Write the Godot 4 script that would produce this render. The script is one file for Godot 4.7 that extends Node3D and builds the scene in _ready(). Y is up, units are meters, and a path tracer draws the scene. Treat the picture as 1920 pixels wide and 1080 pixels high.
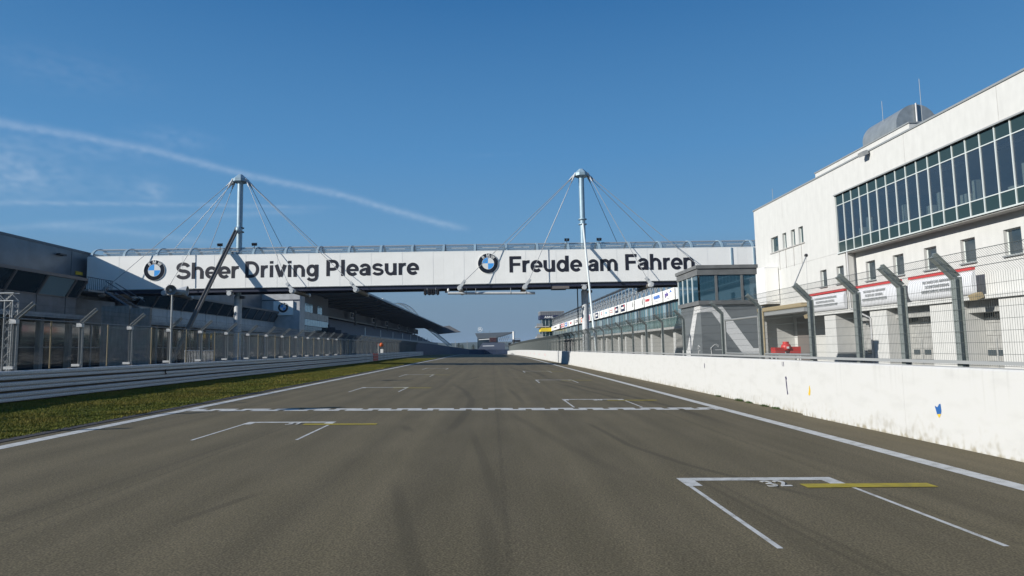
extends Node3D
# Race circuit start straight. x right, y up, camera looks along -z. The road falls 2 % to the right (drainage).

const FALL := 0.02
var M := {}
var T := {}
var ubox := BoxMesh.new()
var ucyl := CylinderMesh.new()
var usph := SphereMesh.new()
var names := {}
var font_bold: SystemFont
var rng := RandomNumberGenerator.new()


class MB:
	var st := SurfaceTool.new()
	func _init() -> void:
		st.begin(Mesh.PRIMITIVE_TRIANGLES)
	func v(p: Vector3, n: Vector3, uv: Vector2) -> void:
		st.set_normal(n)
		st.set_uv(uv)
		st.set_uv2(Vector2(p.x, p.z) * 0.55)
		st.add_vertex(p)
	func tri(a: Vector3, b: Vector3, c: Vector3) -> void:
		var n := (c - a).cross(b - a).normalized()
		v(a, n, Vector2.ZERO)
		v(b, n, Vector2.ZERO)
		v(c, n, Vector2.ZERO)
	func quad(a: Vector3, b: Vector3, c: Vector3, d: Vector3, uv := [Vector2(0, 0), Vector2(1, 0), Vector2(1, 1), Vector2(0, 1)]) -> void:
		var n := (c - a).cross(b - a)
		if n.length() < 1e-12:
			n = (d - a).cross(c - a)
		n = n.normalized()
		v(a, n, uv[0])
		v(b, n, uv[1])
		v(c, n, uv[2])
		v(a, n, uv[0])
		v(c, n, uv[2])
		v(d, n, uv[3])
	func face(a: Vector3, b: Vector3, c: Vector3, d: Vector3, out: Vector3) -> void:
		if (c - a).cross(b - a).dot(out) < 0.0:
			quad(d, c, b, a)
		else:
			quad(a, b, c, d)
	func box(c: Vector3, s: Vector3, bs := Basis()) -> void:
		var h := s * 0.5
		var p := []
		for i in 8:
			p.append(c + bs * Vector3(h.x * (1 if i & 1 else -1), h.y * (1 if i & 2 else -1), h.z * (1 if i & 4 else -1)))
		for f in [[0, 1, 3, 2], [4, 5, 7, 6], [0, 1, 5, 4], [2, 3, 7, 6], [0, 2, 6, 4], [1, 3, 7, 5]]:
			face(p[f[0]], p[f[1]], p[f[2]], p[f[3]], (p[f[0]] + p[f[2]]) * 0.5 - c)
	func tube(a: Vector3, b: Vector3, r0: float, r1 := -1.0, n := 8) -> void:
		if r1 < 0.0:
			r1 = r0
		var d := (b - a).normalized()
		var x := d.cross(Vector3.UP if absf(d.y) < 0.9 else Vector3.RIGHT).normalized()
		var y := d.cross(x)
		for i in n:
			var t0 := TAU * i / n
			var t1 := TAU * (i + 1) / n
			var n0 := x * cos(t0) + y * sin(t0)
			var n1 := x * cos(t1) + y * sin(t1)
			var q := [a + n0 * r0, a + n1 * r0, b + n1 * r1, b + n0 * r1]
			var nn := [n0, n1, n1, n0]
			var o := [0, 1, 2, 0, 2, 3]
			if (q[2] - q[0]).cross(q[1] - q[0]).dot(n0) < 0.0:
				o = [2, 1, 0, 3, 2, 0]
			for k in o:
				v(q[k], nn[k], Vector2.ZERO)
	func cap(c: Vector3, d: Vector3, r: float, n := 8) -> void:
		var x := d.cross(Vector3.UP if absf(d.y) < 0.9 else Vector3.RIGHT).normalized()
		var y := d.cross(x)
		for i in n:
			var p := c + (x * cos(TAU * i / n) + y * sin(TAU * i / n)) * r
			var q := c + (x * cos(TAU * (i + 1) / n) + y * sin(TAU * (i + 1) / n)) * r
			if (q - c).cross(p - c).dot(d) < 0.0:
				tri(c, q, p)
			else:
				tri(c, p, q)
	func rod(a: Vector3, b: Vector3, r: float, n := 8) -> void:
		tube(a, b, r, r, n)
		cap(a, (a - b).normalized(), r, n)
		cap(b, (b - a).normalized(), r, n)
	func prism(pts: PackedVector2Array, o: Vector3, ax: Vector3, ay: Vector3, depth: Vector3) -> void:
		var tr := Geometry2D.triangulate_polygon(pts)
		var p3 := []
		for p in pts:
			p3.append(o + ax * p.x + ay * p.y)
		var n := depth.normalized()
		for i in range(0, tr.size(), 3):
			var a: Vector3 = p3[tr[i]]
			var b: Vector3 = p3[tr[i + 1]]
			var c: Vector3 = p3[tr[i + 2]]
			if (c - a).cross(b - a).dot(n) < 0.0:
				var s := b
				b = c
				c = s
			tri(a + depth, b + depth, c + depth)
			tri(a, c, b)
		var mid := Vector3.ZERO
		for p in p3:
			mid += p
		mid /= p3.size()
		for i in p3.size():
			var a: Vector3 = p3[i]
			var b: Vector3 = p3[(i + 1) % p3.size()]
			face(a, b, b + depth, a + depth, (b - a).cross(n) * (1.0 if Geometry2D.is_polygon_clockwise(pts) == (ax.cross(ay).dot(n) > 0.0) else 1.0))
	func done() -> ArrayMesh:
		return st.commit()


# ------------------------------------------------------------------ helpers
func gy(x: float) -> float:
	return -FALL * x

func dip(z: float) -> float:
	var d := maxf(0.0, -z - 118.0)
	return -0.000036 * d * d

func bend(z: float) -> float:
	return -0.012 * maxf(0.0, -z - 110.0)

func bwall(z: float) -> float:
	return -0.0105 * maxf(0.0, -z - 60.0)

func brail(z: float) -> float:
	return -0.03 * maxf(0.0, -z - 75.0)

func bpit(z: float) -> float:
	return -0.0137 * maxf(0.0, -z - 75.0)

func lin(r: float, g: float, b: float, a := 1.0) -> Color:
	var c := Color(r, g, b).linear_to_srgb()
	c.a = a
	return c

func numbered(n: String) -> String:
	var k: int = names.get(n, 0)
	names[n] = k + 1
	return n if k == 0 else "%s_%03d" % [n, k]

func thing(n: String, label: String, cat: String, at: Vector3, group := "") -> Node3D:
	var o := Node3D.new()
	o.name = numbered(n)
	add_child(o)
	o.position = at
	tag(o, label, cat, group)
	return o

func tag(o: Node, label: String, cat: String, group := "") -> void:
	o.set_meta("label", label)
	o.set_meta("category", cat)
	if group:
		o.set_meta("group", group)

func part(p: Node3D, n: String) -> Node3D:
	var o := Node3D.new()
	o.name = n
	p.add_child(o, true)
	return o

func local(p: Node3D, c: Vector3) -> Vector3:
	var q: Node = p
	while q != self and q is Node3D:
		c -= q.position
		q = q.get_parent()
	return c

# a mesh given in world coordinates
func msh(p: Node3D, n: String, mesh: Mesh, m: Material) -> MeshInstance3D:
	var o := MeshInstance3D.new()
	o.name = n if p != self else numbered(n)
	o.mesh = mesh
	o.material_override = m
	p.add_child(o, true)
	o.position = local(p, Vector3.ZERO)
	return o

# a shared mesh placed with a basis
func put(p: Node3D, n: String, mesh: Mesh, m: Material, at: Vector3, bs := Basis()) -> MeshInstance3D:
	var o := MeshInstance3D.new()
	o.name = n if p != self else numbered(n)
	o.mesh = mesh
	o.material_override = m
	p.add_child(o, true)
	o.transform = Transform3D(bs, local(p, at))
	return o

func bx(p: Node3D, n: String, c: Vector3, s: Vector3, m: Material, rot := Basis()) -> MeshInstance3D:
	return put(p, n, ubox, m, c, rot * Basis.from_scale(s))

# box from two corners
func bb(p: Node3D, n: String, a: Vector3, b: Vector3, m: Material) -> MeshInstance3D:
	return bx(p, n, (a + b) * 0.5, (b - a).abs(), m)

func along(d: Vector3) -> Basis:
	var y := d.normalized()
	var x := y.cross(Vector3.FORWARD if absf(y.z) < 0.9 else Vector3.UP).normalized()
	return Basis(x, y, x.cross(y))

func cyl(p: Node3D, n: String, a: Vector3, b: Vector3, r: float, m: Material) -> MeshInstance3D:
	return put(p, n, ucyl, m, (a + b) * 0.5, along(b - a) * Basis.from_scale(Vector3(r, (b - a).length(), r)))

func structure(o: Node) -> Node:
	o.set_meta("kind", "structure")
	return o

func stuff(o: Node) -> Node:
	o.set_meta("kind", "stuff")
	return o

func text(p: Node3D, n: String, s: String, m: Material, start: Vector3, width: float, cap_h: float, depth := 0.03, bs := Basis(), fat := 0.0) -> MeshInstance3D:
	# lettering from the baseline point start, width wide, capitals cap_h tall, facing +z of bs
	var f: Font = font_bold
	if fat > 0.0:
		var v := FontVariation.new()
		v.base_font = font_bold
		v.variation_embolden = fat
		f = v
	var t := TextMesh.new()
	var probe := TextMesh.new()
	for q in [t, probe]:
		q.font = f
		q.font_size = 64
		q.pixel_size = 0.01
		q.depth = 0.02
		q.curve_step = 1.5
		q.horizontal_alignment = HORIZONTAL_ALIGNMENT_LEFT
	t.text = s
	probe.text = "H"
	var ab := t.get_aabb()
	var hb := probe.get_aabb()
	var b := bs * Basis.from_scale(Vector3(width / ab.size.x, cap_h / hb.size.y, depth / 0.02))
	return put(p, n, t, m, start - b * Vector3(ab.position.x, hb.position.y, 0), b)

func ntex(seed_: int, freq: float, lo: float, hi: float, size := 256, oct := 4) -> ImageTexture:
	var f := FastNoiseLite.new()
	f.seed = seed_
	f.frequency = freq
	f.fractal_octaves = oct
	var im := f.get_seamless_image(size, size)
	im.convert(Image.FORMAT_L8)
	var d := im.get_data()
	for i in d.size():
		d[i] = int(clampf(lo + (hi - lo) * d[i] / 255.0, 0.0, 1.0) * 255.0)
	var o := Image.create_from_data(size, size, false, Image.FORMAT_L8, d)
	o.convert(Image.FORMAT_RGB8)
	return ImageTexture.create_from_image(o)

func rain_texture(seed_: int, lo: float, hi: float) -> ImageTexture:
	# weathering drawn out downwards by rain
	var f := FastNoiseLite.new()
	f.seed = seed_
	f.frequency = 0.03
	f.fractal_octaves = 4
	var a := f.get_seamless_image(512, 64)
	f.seed = seed_ + 50
	f.frequency = 0.012
	var c := f.get_seamless_image(512, 512)
	a.resize(512, 512, Image.INTERPOLATE_CUBIC)
	a.convert(Image.FORMAT_L8)
	c.convert(Image.FORMAT_L8)
	var da := a.get_data()
	var dc := c.get_data()
	for i in da.size():
		var v := clampf((da[i] / 255.0 - 0.5) * 0.75 + (dc[i] / 255.0 - 0.5) * 0.5 + 0.62, 0.0, 1.0)
		da[i] = int((lo + (hi - lo) * v) * 255.0)
	var o := Image.create_from_data(512, 512, false, Image.FORMAT_L8, da)
	o.convert(Image.FORMAT_RGB8)
	return ImageTexture.create_from_image(o)

func worn_texture(c: Color) -> ImageTexture:
	# road paint worn through to the stones in specks and rubber smears
	var f := FastNoiseLite.new()
	f.seed = 41
	f.frequency = 0.22
	f.fractal_octaves = 3
	var a := f.get_seamless_image(512, 512)
	f.seed = 42
	f.frequency = 0.015
	var b := f.get_seamless_image(512, 512)
	a.convert(Image.FORMAT_L8)
	b.convert(Image.FORMAT_L8)
	var da := a.get_data()
	var db := b.get_data()
	var out := PackedByteArray()
	out.resize(512 * 512 * 3)
	for i in 512 * 512:
		var g := da[i] / 255.0
		var w := db[i] / 255.0
		var t := clampf((g - 0.70 + 0.42 * (w - 0.5)) * 6.0, 0.0, 0.8)
		var k := 0.93 + 0.12 * (g - 0.5) - 0.10 * w * w
		out[i * 3] = int(clampf(lerpf(c.r * k, 0.40, t), 0, 1) * 255)
		out[i * 3 + 1] = int(clampf(lerpf(c.g * k, 0.38, t), 0, 1) * 255)
		out[i * 3 + 2] = int(clampf(lerpf(c.b * k, 0.32, t), 0, 1) * 255)
	return ImageTexture.create_from_image(Image.create_from_data(512, 512, false, Image.FORMAT_RGB8, out))

func mat(n: String, c: Color, rough := 0.7, metal := 0.0, tex := "", scale := 0.5) -> StandardMaterial3D:
	var m := StandardMaterial3D.new()
	m.resource_name = n
	m.albedo_color = c
	m.roughness = rough
	m.metallic = metal
	if tex:
		m.albedo_texture = T[tex]
		m.uv1_triplanar = true
		m.uv1_world_triplanar = true
		m.uv1_scale = Vector3.ONE * scale
	M[n] = m
	return m

func glass(n: String, c: Color, alpha: float, rough := 0.03, metal := 0.0) -> StandardMaterial3D:
	var m := mat(n, Color(c.r, c.g, c.b, alpha), rough, metal)
	m.transparency = BaseMaterial3D.TRANSPARENCY_ALPHA
	return m


func _ready() -> void:
	rng.seed = 20120317
	ubox.size = Vector3.ONE
	ucyl.top_radius = 1.0
	ucyl.bottom_radius = 1.0
	ucyl.height = 1.0
	ucyl.radial_segments = 16
	ucyl.rings = 1
	usph.radius = 1.0
	usph.height = 2.0
	usph.radial_segments = 20
	usph.rings = 10
	font_bold = SystemFont.new()
	font_bold.font_names = PackedStringArray(["Droid Sans"])
	font_bold.font_weight = 700
	camera_and_light()
	materials()
	setting()
	markings()
	pit_wall()
	guardrail()
	footbridge()
	masts()
	race_building()
	grandstand()
	far_end()
	scrutineering_building()
	pit_building()
	fences()
	booth()
	small_things()


func camera_and_light() -> void:
	var cam := Camera3D.new()
	cam.name = "camera"
	add_child(cam)
	cam.fov = rad_to_deg(2.0 * atan(540.0 / 1200.0))
	cam.near = 0.1
	cam.far = 6000.0
	# hand-held: turned 1.8 degrees right, tilted 5.4 up, rolled 1.15 with the fall of the road
	cam.transform = Transform3D(Basis(Vector3(0.99930355, -0.01998607, 0.03151154), Vector3(0.01695425, 0.9954556, 0.09370536), Vector3(-0.03324114, -0.09310584, 0.99510117)).orthonormalized(), Vector3(0, 1.75, 0))
	cam.current = true

	var sun := DirectionalLight3D.new()
	sun.name = "sun"
	add_child(sun)
	sun.look_at_from_position(Vector3.ZERO, Vector3(2.08, -1.0, -0.93))
	sun.light_energy = 1.6
	sun.light_color = Color(1.0, 0.985, 0.955)
	sun.light_angular_distance = 0.53
	sun.shadow_enabled = true

	var env := Environment.new()
	env.tonemap_mode = Environment.TONE_MAPPER_LINEAR
	env.tonemap_exposure = 1.25
	env.background_mode = Environment.BG_SKY
	env.fog_enabled = true
	env.fog_density = 0.00013
	env.fog_light_color = Color(0.72, 0.82, 0.95)
	env.sdfgi_enabled = true
	env.ssao_enabled = true
	env.ssil_enabled = true
	var sm := PanoramaSkyMaterial.new()
	sm.panorama = sky_image()
	var sky := Sky.new()
	sky.sky_material = sm
	env.sky = sky
	var we := WorldEnvironment.new()
	we.name = "world_environment"
	we.environment = env
	add_child(we)


func sky_image() -> ImageTexture:
	# thin cirrus and old condensation trails; positions are azimuth and elevation in degrees
	var w := 2048
	var h := 1024
	var im := Image.create(w, h, false, Image.FORMAT_RGBF)
	# clear winter air: elevation in degrees, linear radiance
	var air := [[-90.0, 0.09, 0.10, 0.10], [-1.0, 0.135, 0.19, 0.245], [0.0, 0.142, 0.205, 0.28], [4.0, 0.150, 0.234, 0.324], [9.7, 0.113, 0.258, 0.438], [17.0, 0.073, 0.214, 0.422], [29.6, 0.031, 0.130, 0.314], [50.0, 0.020, 0.090, 0.245], [90.0, 0.016, 0.075, 0.215]]
	for y in h:
		var e0 := 90.0 - 180.0 * (y + 0.5) / h
		var c := Color.BLACK
		for i in air.size() - 1:
			if e0 >= air[i][0] and e0 <= air[i + 1][0]:
				var u: float = (e0 - air[i][0]) / (air[i + 1][0] - air[i][0])
				c = Color(lerpf(air[i][1], air[i + 1][1], u), lerpf(air[i][2], air[i + 1][2], u), lerpf(air[i][3], air[i + 1][3], u))
		im.fill_rect(Rect2i(0, y, w, 1), c)
	var f := FastNoiseLite.new()
	f.seed = 5
	f.frequency = 0.6
	f.fractal_octaves = 4
	var trails := [
		[[-46.0, 16.9], [-38.3, 16.3], [-32.7, 16.2], [-27.3, 15.78], [-21.4, 14.73], [-13.1, 13.48], [-7.6, 12.02], [-3.8, 11.02], [-1.5, 10.6]],
		[[-46.0, 10.2], [-38.0, 10.75], [-30.8, 11.51], [-23.4, 12.04], [-19.3, 12.19], [-13.0, 12.4]],
		[[-46.0, 8.0], [-38.0, 8.82], [-33.7, 9.68], [-27.2, 10.74], [-18.4, 11.75], [-14.0, 12.1]],
		[[-35.5, 9.5], [-33.7, 9.53], [-30.0, 9.53], [-25.4, 9.18], [-22.0, 8.9]],
	]
	var look := [[0.24, 0.125], [0.10, 0.11], [0.2, 0.05], [0.24, 0.055]]
	# soft wisps: azimuth, elevation, half width, half height, strength
	var wisps := [[-36.4, 12.8, 3.2, 1.4, 0.07], [-27.6, 12.7, 0.8, 0.7, 0.07], [-29.3, 12.9, 2.6, 1.0, 0.025], [-26.2, 16.9, 2.6, 0.7, 0.04], [-33.8, 20.6, 5.0, 1.3, 0.02], [-0.8, 17.1, 3.0, 0.12, 0.02], [-31.6, 15.2, 4.0, 0.5, 0.035], [-40.0, 14.0, 5.0, 2.0, 0.05], [-1.0, 13.0, 4.0, 0.1, 0.012]]
	var lo := Vector2(-47.0, 6.0)
	var hi := Vector2(6.0, 24.0)
	var px := w / 360.0
	for iy in range(int((90.0 - hi.y) * px), int((90.0 - lo.y) * px)):
		var el := 90.0 - (iy + 0.5) / px
		for ix in range(int(lo.x * px), int(hi.x * px)):
			var az := (ix + 0.5) / px
			var s := 0.0
			var n1 := f.get_noise_2d(az, el * 3.0)
			var n2 := f.get_noise_2d(az * 2.3 + 40.0, el * 5.0)
			for k in 4:
				var t: Array = trails[k]
				for i in t.size() - 1:
					if az >= t[i][0] and az < t[i + 1][0]:
						var u: float = (az - t[i][0]) / (t[i + 1][0] - t[i][0])
						var e: float = lerpf(t[i][1], t[i + 1][1], u)
						var fade := 1.0
						if i == t.size() - 2:
							fade = 1.0 - u
						if i == t.size() - 3:
							fade = 1.0
						if k == 3 and i == 0:
							fade = u
						var d: float = (el - e + n2 * 0.06) / (look[k][0] * (1.0 + 0.35 * n1))
						s += look[k][1] * exp(-d * d) * fade * (0.85 + 0.5 * n2)
			for q in wisps:
				var dx: float = (az - q[0]) / q[2]
				var dy: float = (el - q[1]) / q[3]
				s += q[4] * exp(-dx * dx - dy * dy) * clampf(0.8 + 1.3 * n1 + 0.6 * n2, 0.0, 2.0)
			if s > 0.002:
				var at := im.get_pixel(posmod(ix, w), iy)
				im.set_pixel(posmod(ix, w), iy, Color(at.r + s * 0.85, at.g + s * 0.72, at.b + s * 0.55))
	return ImageTexture.create_from_image(im)


func materials() -> void:
	T.mottle = ntex(1, 0.02, 0.80, 1.0)
	T.faint = ntex(4, 0.012, 0.955, 1.0)
	T.sheet = ntex(5, 0.01, 0.97, 1.0)
	T.rain = rain_texture(6, 0.945, 1.0)
	T.rain2 = rain_texture(8, 0.78, 1.0)
	T.worn = worn_texture(Color(0.80, 0.80, 0.785))
	T.worn_yellow = worn_texture(Color(0.67, 0.60, 0.13))
	T.grain = ntex(11, 0.13, 0.58, 1.06, 512, 4)
	T.fine = ntex(2, 0.09, 0.70, 1.0)
	T.metal = ntex(3, 0.012, 0.86, 1.0)
	mat("ground", lin(0.10, 0.10, 0.07), 0.95, 0.0, "mottle", 0.05)
	mat("tarmac", lin(0.11, 0.10, 0.075), 0.9, 0.0, "mottle", 0.13)
	mat("soil", lin(0.085, 0.088, 0.012), 1.0, 0.0, "fine", 0.9)
	mat("kerb", lin(0.052, 0.047, 0.05), 0.85, 0.0, "fine", 0.6)
	mat("line_white", Color(1, 1, 1), 0.75, 0.0, "worn", 0.45)
	mat("line_thin", Color(1, 1, 1), 0.75, 0.0, "worn", 0.6)
	mat("line_yellow", Color(1, 1, 1), 0.75, 0.0, "worn_yellow", 0.5)
	mat("white_panel", lin(0.88, 0.87, 0.83), 0.45, 0.0, "sheet", 0.12)
	mat("white_panel_b", lin(0.87, 0.86, 0.82), 0.45, 0.0, "sheet", 0.17)
	mat("render_white", lin(0.535, 0.535, 0.515), 0.85, 0.0, "rain", 0.21)
	mat("wall_white", lin(0.80, 0.79, 0.75), 0.8, 0.0, "mottle", 0.3)
	mat("navy", lin(0.018, 0.022, 0.045), 0.45)
	mat("ink", lin(0.012, 0.012, 0.02), 0.5)
	mat("emblem_black", lin(0.012, 0.013, 0.02), 0.25)
	mat("emblem_blue", lin(0.06, 0.33, 0.78), 0.3)
	mat("emblem_white", lin(0.72, 0.72, 0.70), 0.35)
	mat("steel_blue", lin(0.30, 0.42, 0.50), 0.45, 0.1, "metal", 0.4)
	mat("steel_light", lin(0.55, 0.57, 0.58), 0.5, 0.0, "metal", 0.7)
	mat("galvanised", lin(0.42, 0.44, 0.44), 0.5, 0.25, "fine", 1.2)
	mat("rail_steel", lin(0.72, 0.74, 0.75), 0.45, 0.0, "fine", 0.8)
	mat("rust", lin(0.11, 0.085, 0.055), 0.9, 0.0, "fine", 1.4)
	mat("post_green", lin(0.31, 0.35, 0.34), 0.5, 0.2, "fine", 1.5)
	mat("wire", lin(0.11, 0.125, 0.12), 0.5, 0.3)
	mat("wire_left", lin(0.06, 0.065, 0.065), 0.5, 0.3)
	mat("cable", lin(0.30, 0.31, 0.32), 0.45, 0.3)
	mat("strut_grey", lin(0.19, 0.18, 0.17), 0.6, 0.0, "fine", 0.9)
	mat("cladding", lin(0.165, 0.195, 0.225), 0.38, 0.6, "metal", 0.12)
	mat("parapet_grey", lin(0.20, 0.20, 0.205), 0.5, 0.1, "metal", 0.3)
	mat("cladding_light", lin(0.50, 0.50, 0.50), 0.5, 0.2, "metal", 0.2)
	mat("vent_grey", lin(0.30, 0.33, 0.345), 0.4, 0.35, "metal", 0.5)
	mat("roof_dark", lin(0.11, 0.13, 0.15), 0.5, 0.2)
	mat("frame_brown", lin(0.16, 0.14, 0.13), 0.5, 0.1)
	mat("concrete", lin(0.33, 0.31, 0.28), 0.9, 0.0, "rain2", 0.22)
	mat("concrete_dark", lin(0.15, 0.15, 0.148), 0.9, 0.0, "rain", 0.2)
	mat("slab_light", lin(0.48, 0.47, 0.45), 0.8, 0.0, "mottle", 0.4)
	mat("dark_room", lin(0.20, 0.20, 0.20), 0.9)
	mat("window_dark", lin(0.03, 0.045, 0.055), 0.06, 0.0)
	M.window_dark.metallic_specular = 0.9
	mat("window_coat", lin(0.055, 0.10, 0.115), 0.04, 0.55)
	mat("window_spandrel", lin(0.030, 0.055, 0.055), 0.08, 0.25)
	mat("window_pale", lin(0.42, 0.55, 0.58), 0.08, 0.5)
	mat("mullion", lin(0.62, 0.66, 0.64), 0.4, 0.2)
	mat("frame_grey", lin(0.28, 0.29, 0.29), 0.5, 0.1)
	mat("door_grey", lin(0.36, 0.36, 0.345), 0.6, 0.0, "metal", 0.6)
	mat("sign_grey", lin(0.60, 0.61, 0.63), 0.5)
	mat("red", lin(0.50, 0.035, 0.03), 0.45)
	mat("sign_red", lin(0.52, 0.05, 0.05), 0.5)
	mat("orange", lin(0.72, 0.13, 0.02), 0.5)
	mat("booth_grey", lin(0.15, 0.165, 0.175), 0.5, 0.0, "sheet", 0.5)
	mat("booth_trim", lin(0.155, 0.16, 0.16), 0.5, 0.0, "metal", 0.5)
	mat("booth_white", lin(0.68, 0.68, 0.67), 0.5)
	mat("black", lin(0.015, 0.015, 0.017), 0.5)
	mat("lamp_white", lin(0.75, 0.75, 0.72), 0.4)
	mat("yellow", lin(0.70, 0.50, 0.02), 0.5)
	mat("stand_dark", lin(0.125, 0.13, 0.14), 0.8)
	mat("seat_blue", lin(0.09, 0.11, 0.16), 0.6, 0.0, "fine", 0.7)
	mat("banner_blue", lin(0.022, 0.04, 0.085), 0.7, 0.0, "mottle", 0.1)
	mat("timber", lin(0.30, 0.24, 0.14), 0.8)
	mat("paint_blue", lin(0.02, 0.10, 0.30), 0.6)
	mat("paint_yellow", lin(0.62, 0.42, 0.03), 0.6)
	mat("paint_dark", lin(0.035, 0.03, 0.08), 0.6)
	mat("paint_pink", lin(0.60, 0.30, 0.30), 0.6)
	mat("weed", lin(0.045, 0.075, 0.02), 0.9)
	mat("hill", lin(0.05, 0.065, 0.03), 1.0, 0.0, "mottle", 0.01)
	mat("tree_leaf", lin(0.03, 0.04, 0.018), 0.95)
	mat("interior", lin(0.12, 0.14, 0.15), 0.9)
	mat("pale_green", lin(0.45, 0.58, 0.52), 0.8)
	mat("board_grey", lin(0.58, 0.60, 0.62), 0.5)
	mat("logo_blue", lin(0.03, 0.16, 0.55), 0.5)
	mat("logo_red", lin(0.55, 0.04, 0.05), 0.5)
	mat("logo_purple", lin(0.13, 0.08, 0.32), 0.5)
	mat("logo_navy", lin(0.02, 0.025, 0.06), 0.5)
	mat("lamp_dark_red", lin(0.07, 0.012, 0.012), 0.4)
	mat("logo_magenta", lin(0.45, 0.04, 0.15), 0.5)
	mat("logo_orange", lin(0.62, 0.14, 0.04), 0.5)
	mat("logo_cyan", lin(0.20, 0.42, 0.55), 0.5)
	glass("canopy_glass", lin(0.20, 0.27, 0.32), 0.34)
	glass("booth_glass", lin(0.05, 0.13, 0.19), 0.62, 0.03, 0.45)
	glass("box_glass", lin(0.034, 0.058, 0.088), 0.38, 0.02)
	glass("pit_glass", lin(0.10, 0.22, 0.24), 0.72, 0.04, 0.4)
	glass("balcony_glass", lin(0.25, 0.40, 0.38), 0.28, 0.05)
	var film := glass("film", lin(0.06, 0.07, 0.075), 0.10, 0.08)
	var fn := FastNoiseLite.new()
	fn.seed = 9
	fn.frequency = 0.008
	fn.fractal_octaves = 2
	film.metallic_specular = 0.25
	var fi := fn.get_seamless_image(256, 256)
	fi.convert(Image.FORMAT_RGBA8)
	fi.bump_map_to_normal_map(1.6)
	film.normal_enabled = true
	film.normal_texture = ImageTexture.create_from_image(fi)
	film.uv1_triplanar = true
	film.uv1_world_triplanar = true
	film.uv1_scale = Vector3.ONE * 0.3


# ------------------------------------------------------------------ setting
func strip(x0: Callable, x1: Callable, za: float, zb: float, lift: float, step := 3.0) -> ArrayMesh:
	var b := MB.new()
	var z := za
	while z > zb + 0.001:
		var zn := maxf(z - step, zb)
		var p := [Vector3(x0.call(z), 0, z), Vector3(x1.call(z), 0, z), Vector3(x1.call(zn), 0, zn), Vector3(x0.call(zn), 0, zn)]
		var uv := []
		for i in 4:
			p[i].y = gy(p[i].x) + dip(p[i].z) + lift
			uv.append(Vector2((p[i].x + 9.3) / 17.8, -p[i].z / 64.0))
		b.quad(p[3], p[2], p[1], p[0], [uv[3], uv[2], uv[1], uv[0]])
		z = zn
	return b.done()

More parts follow.
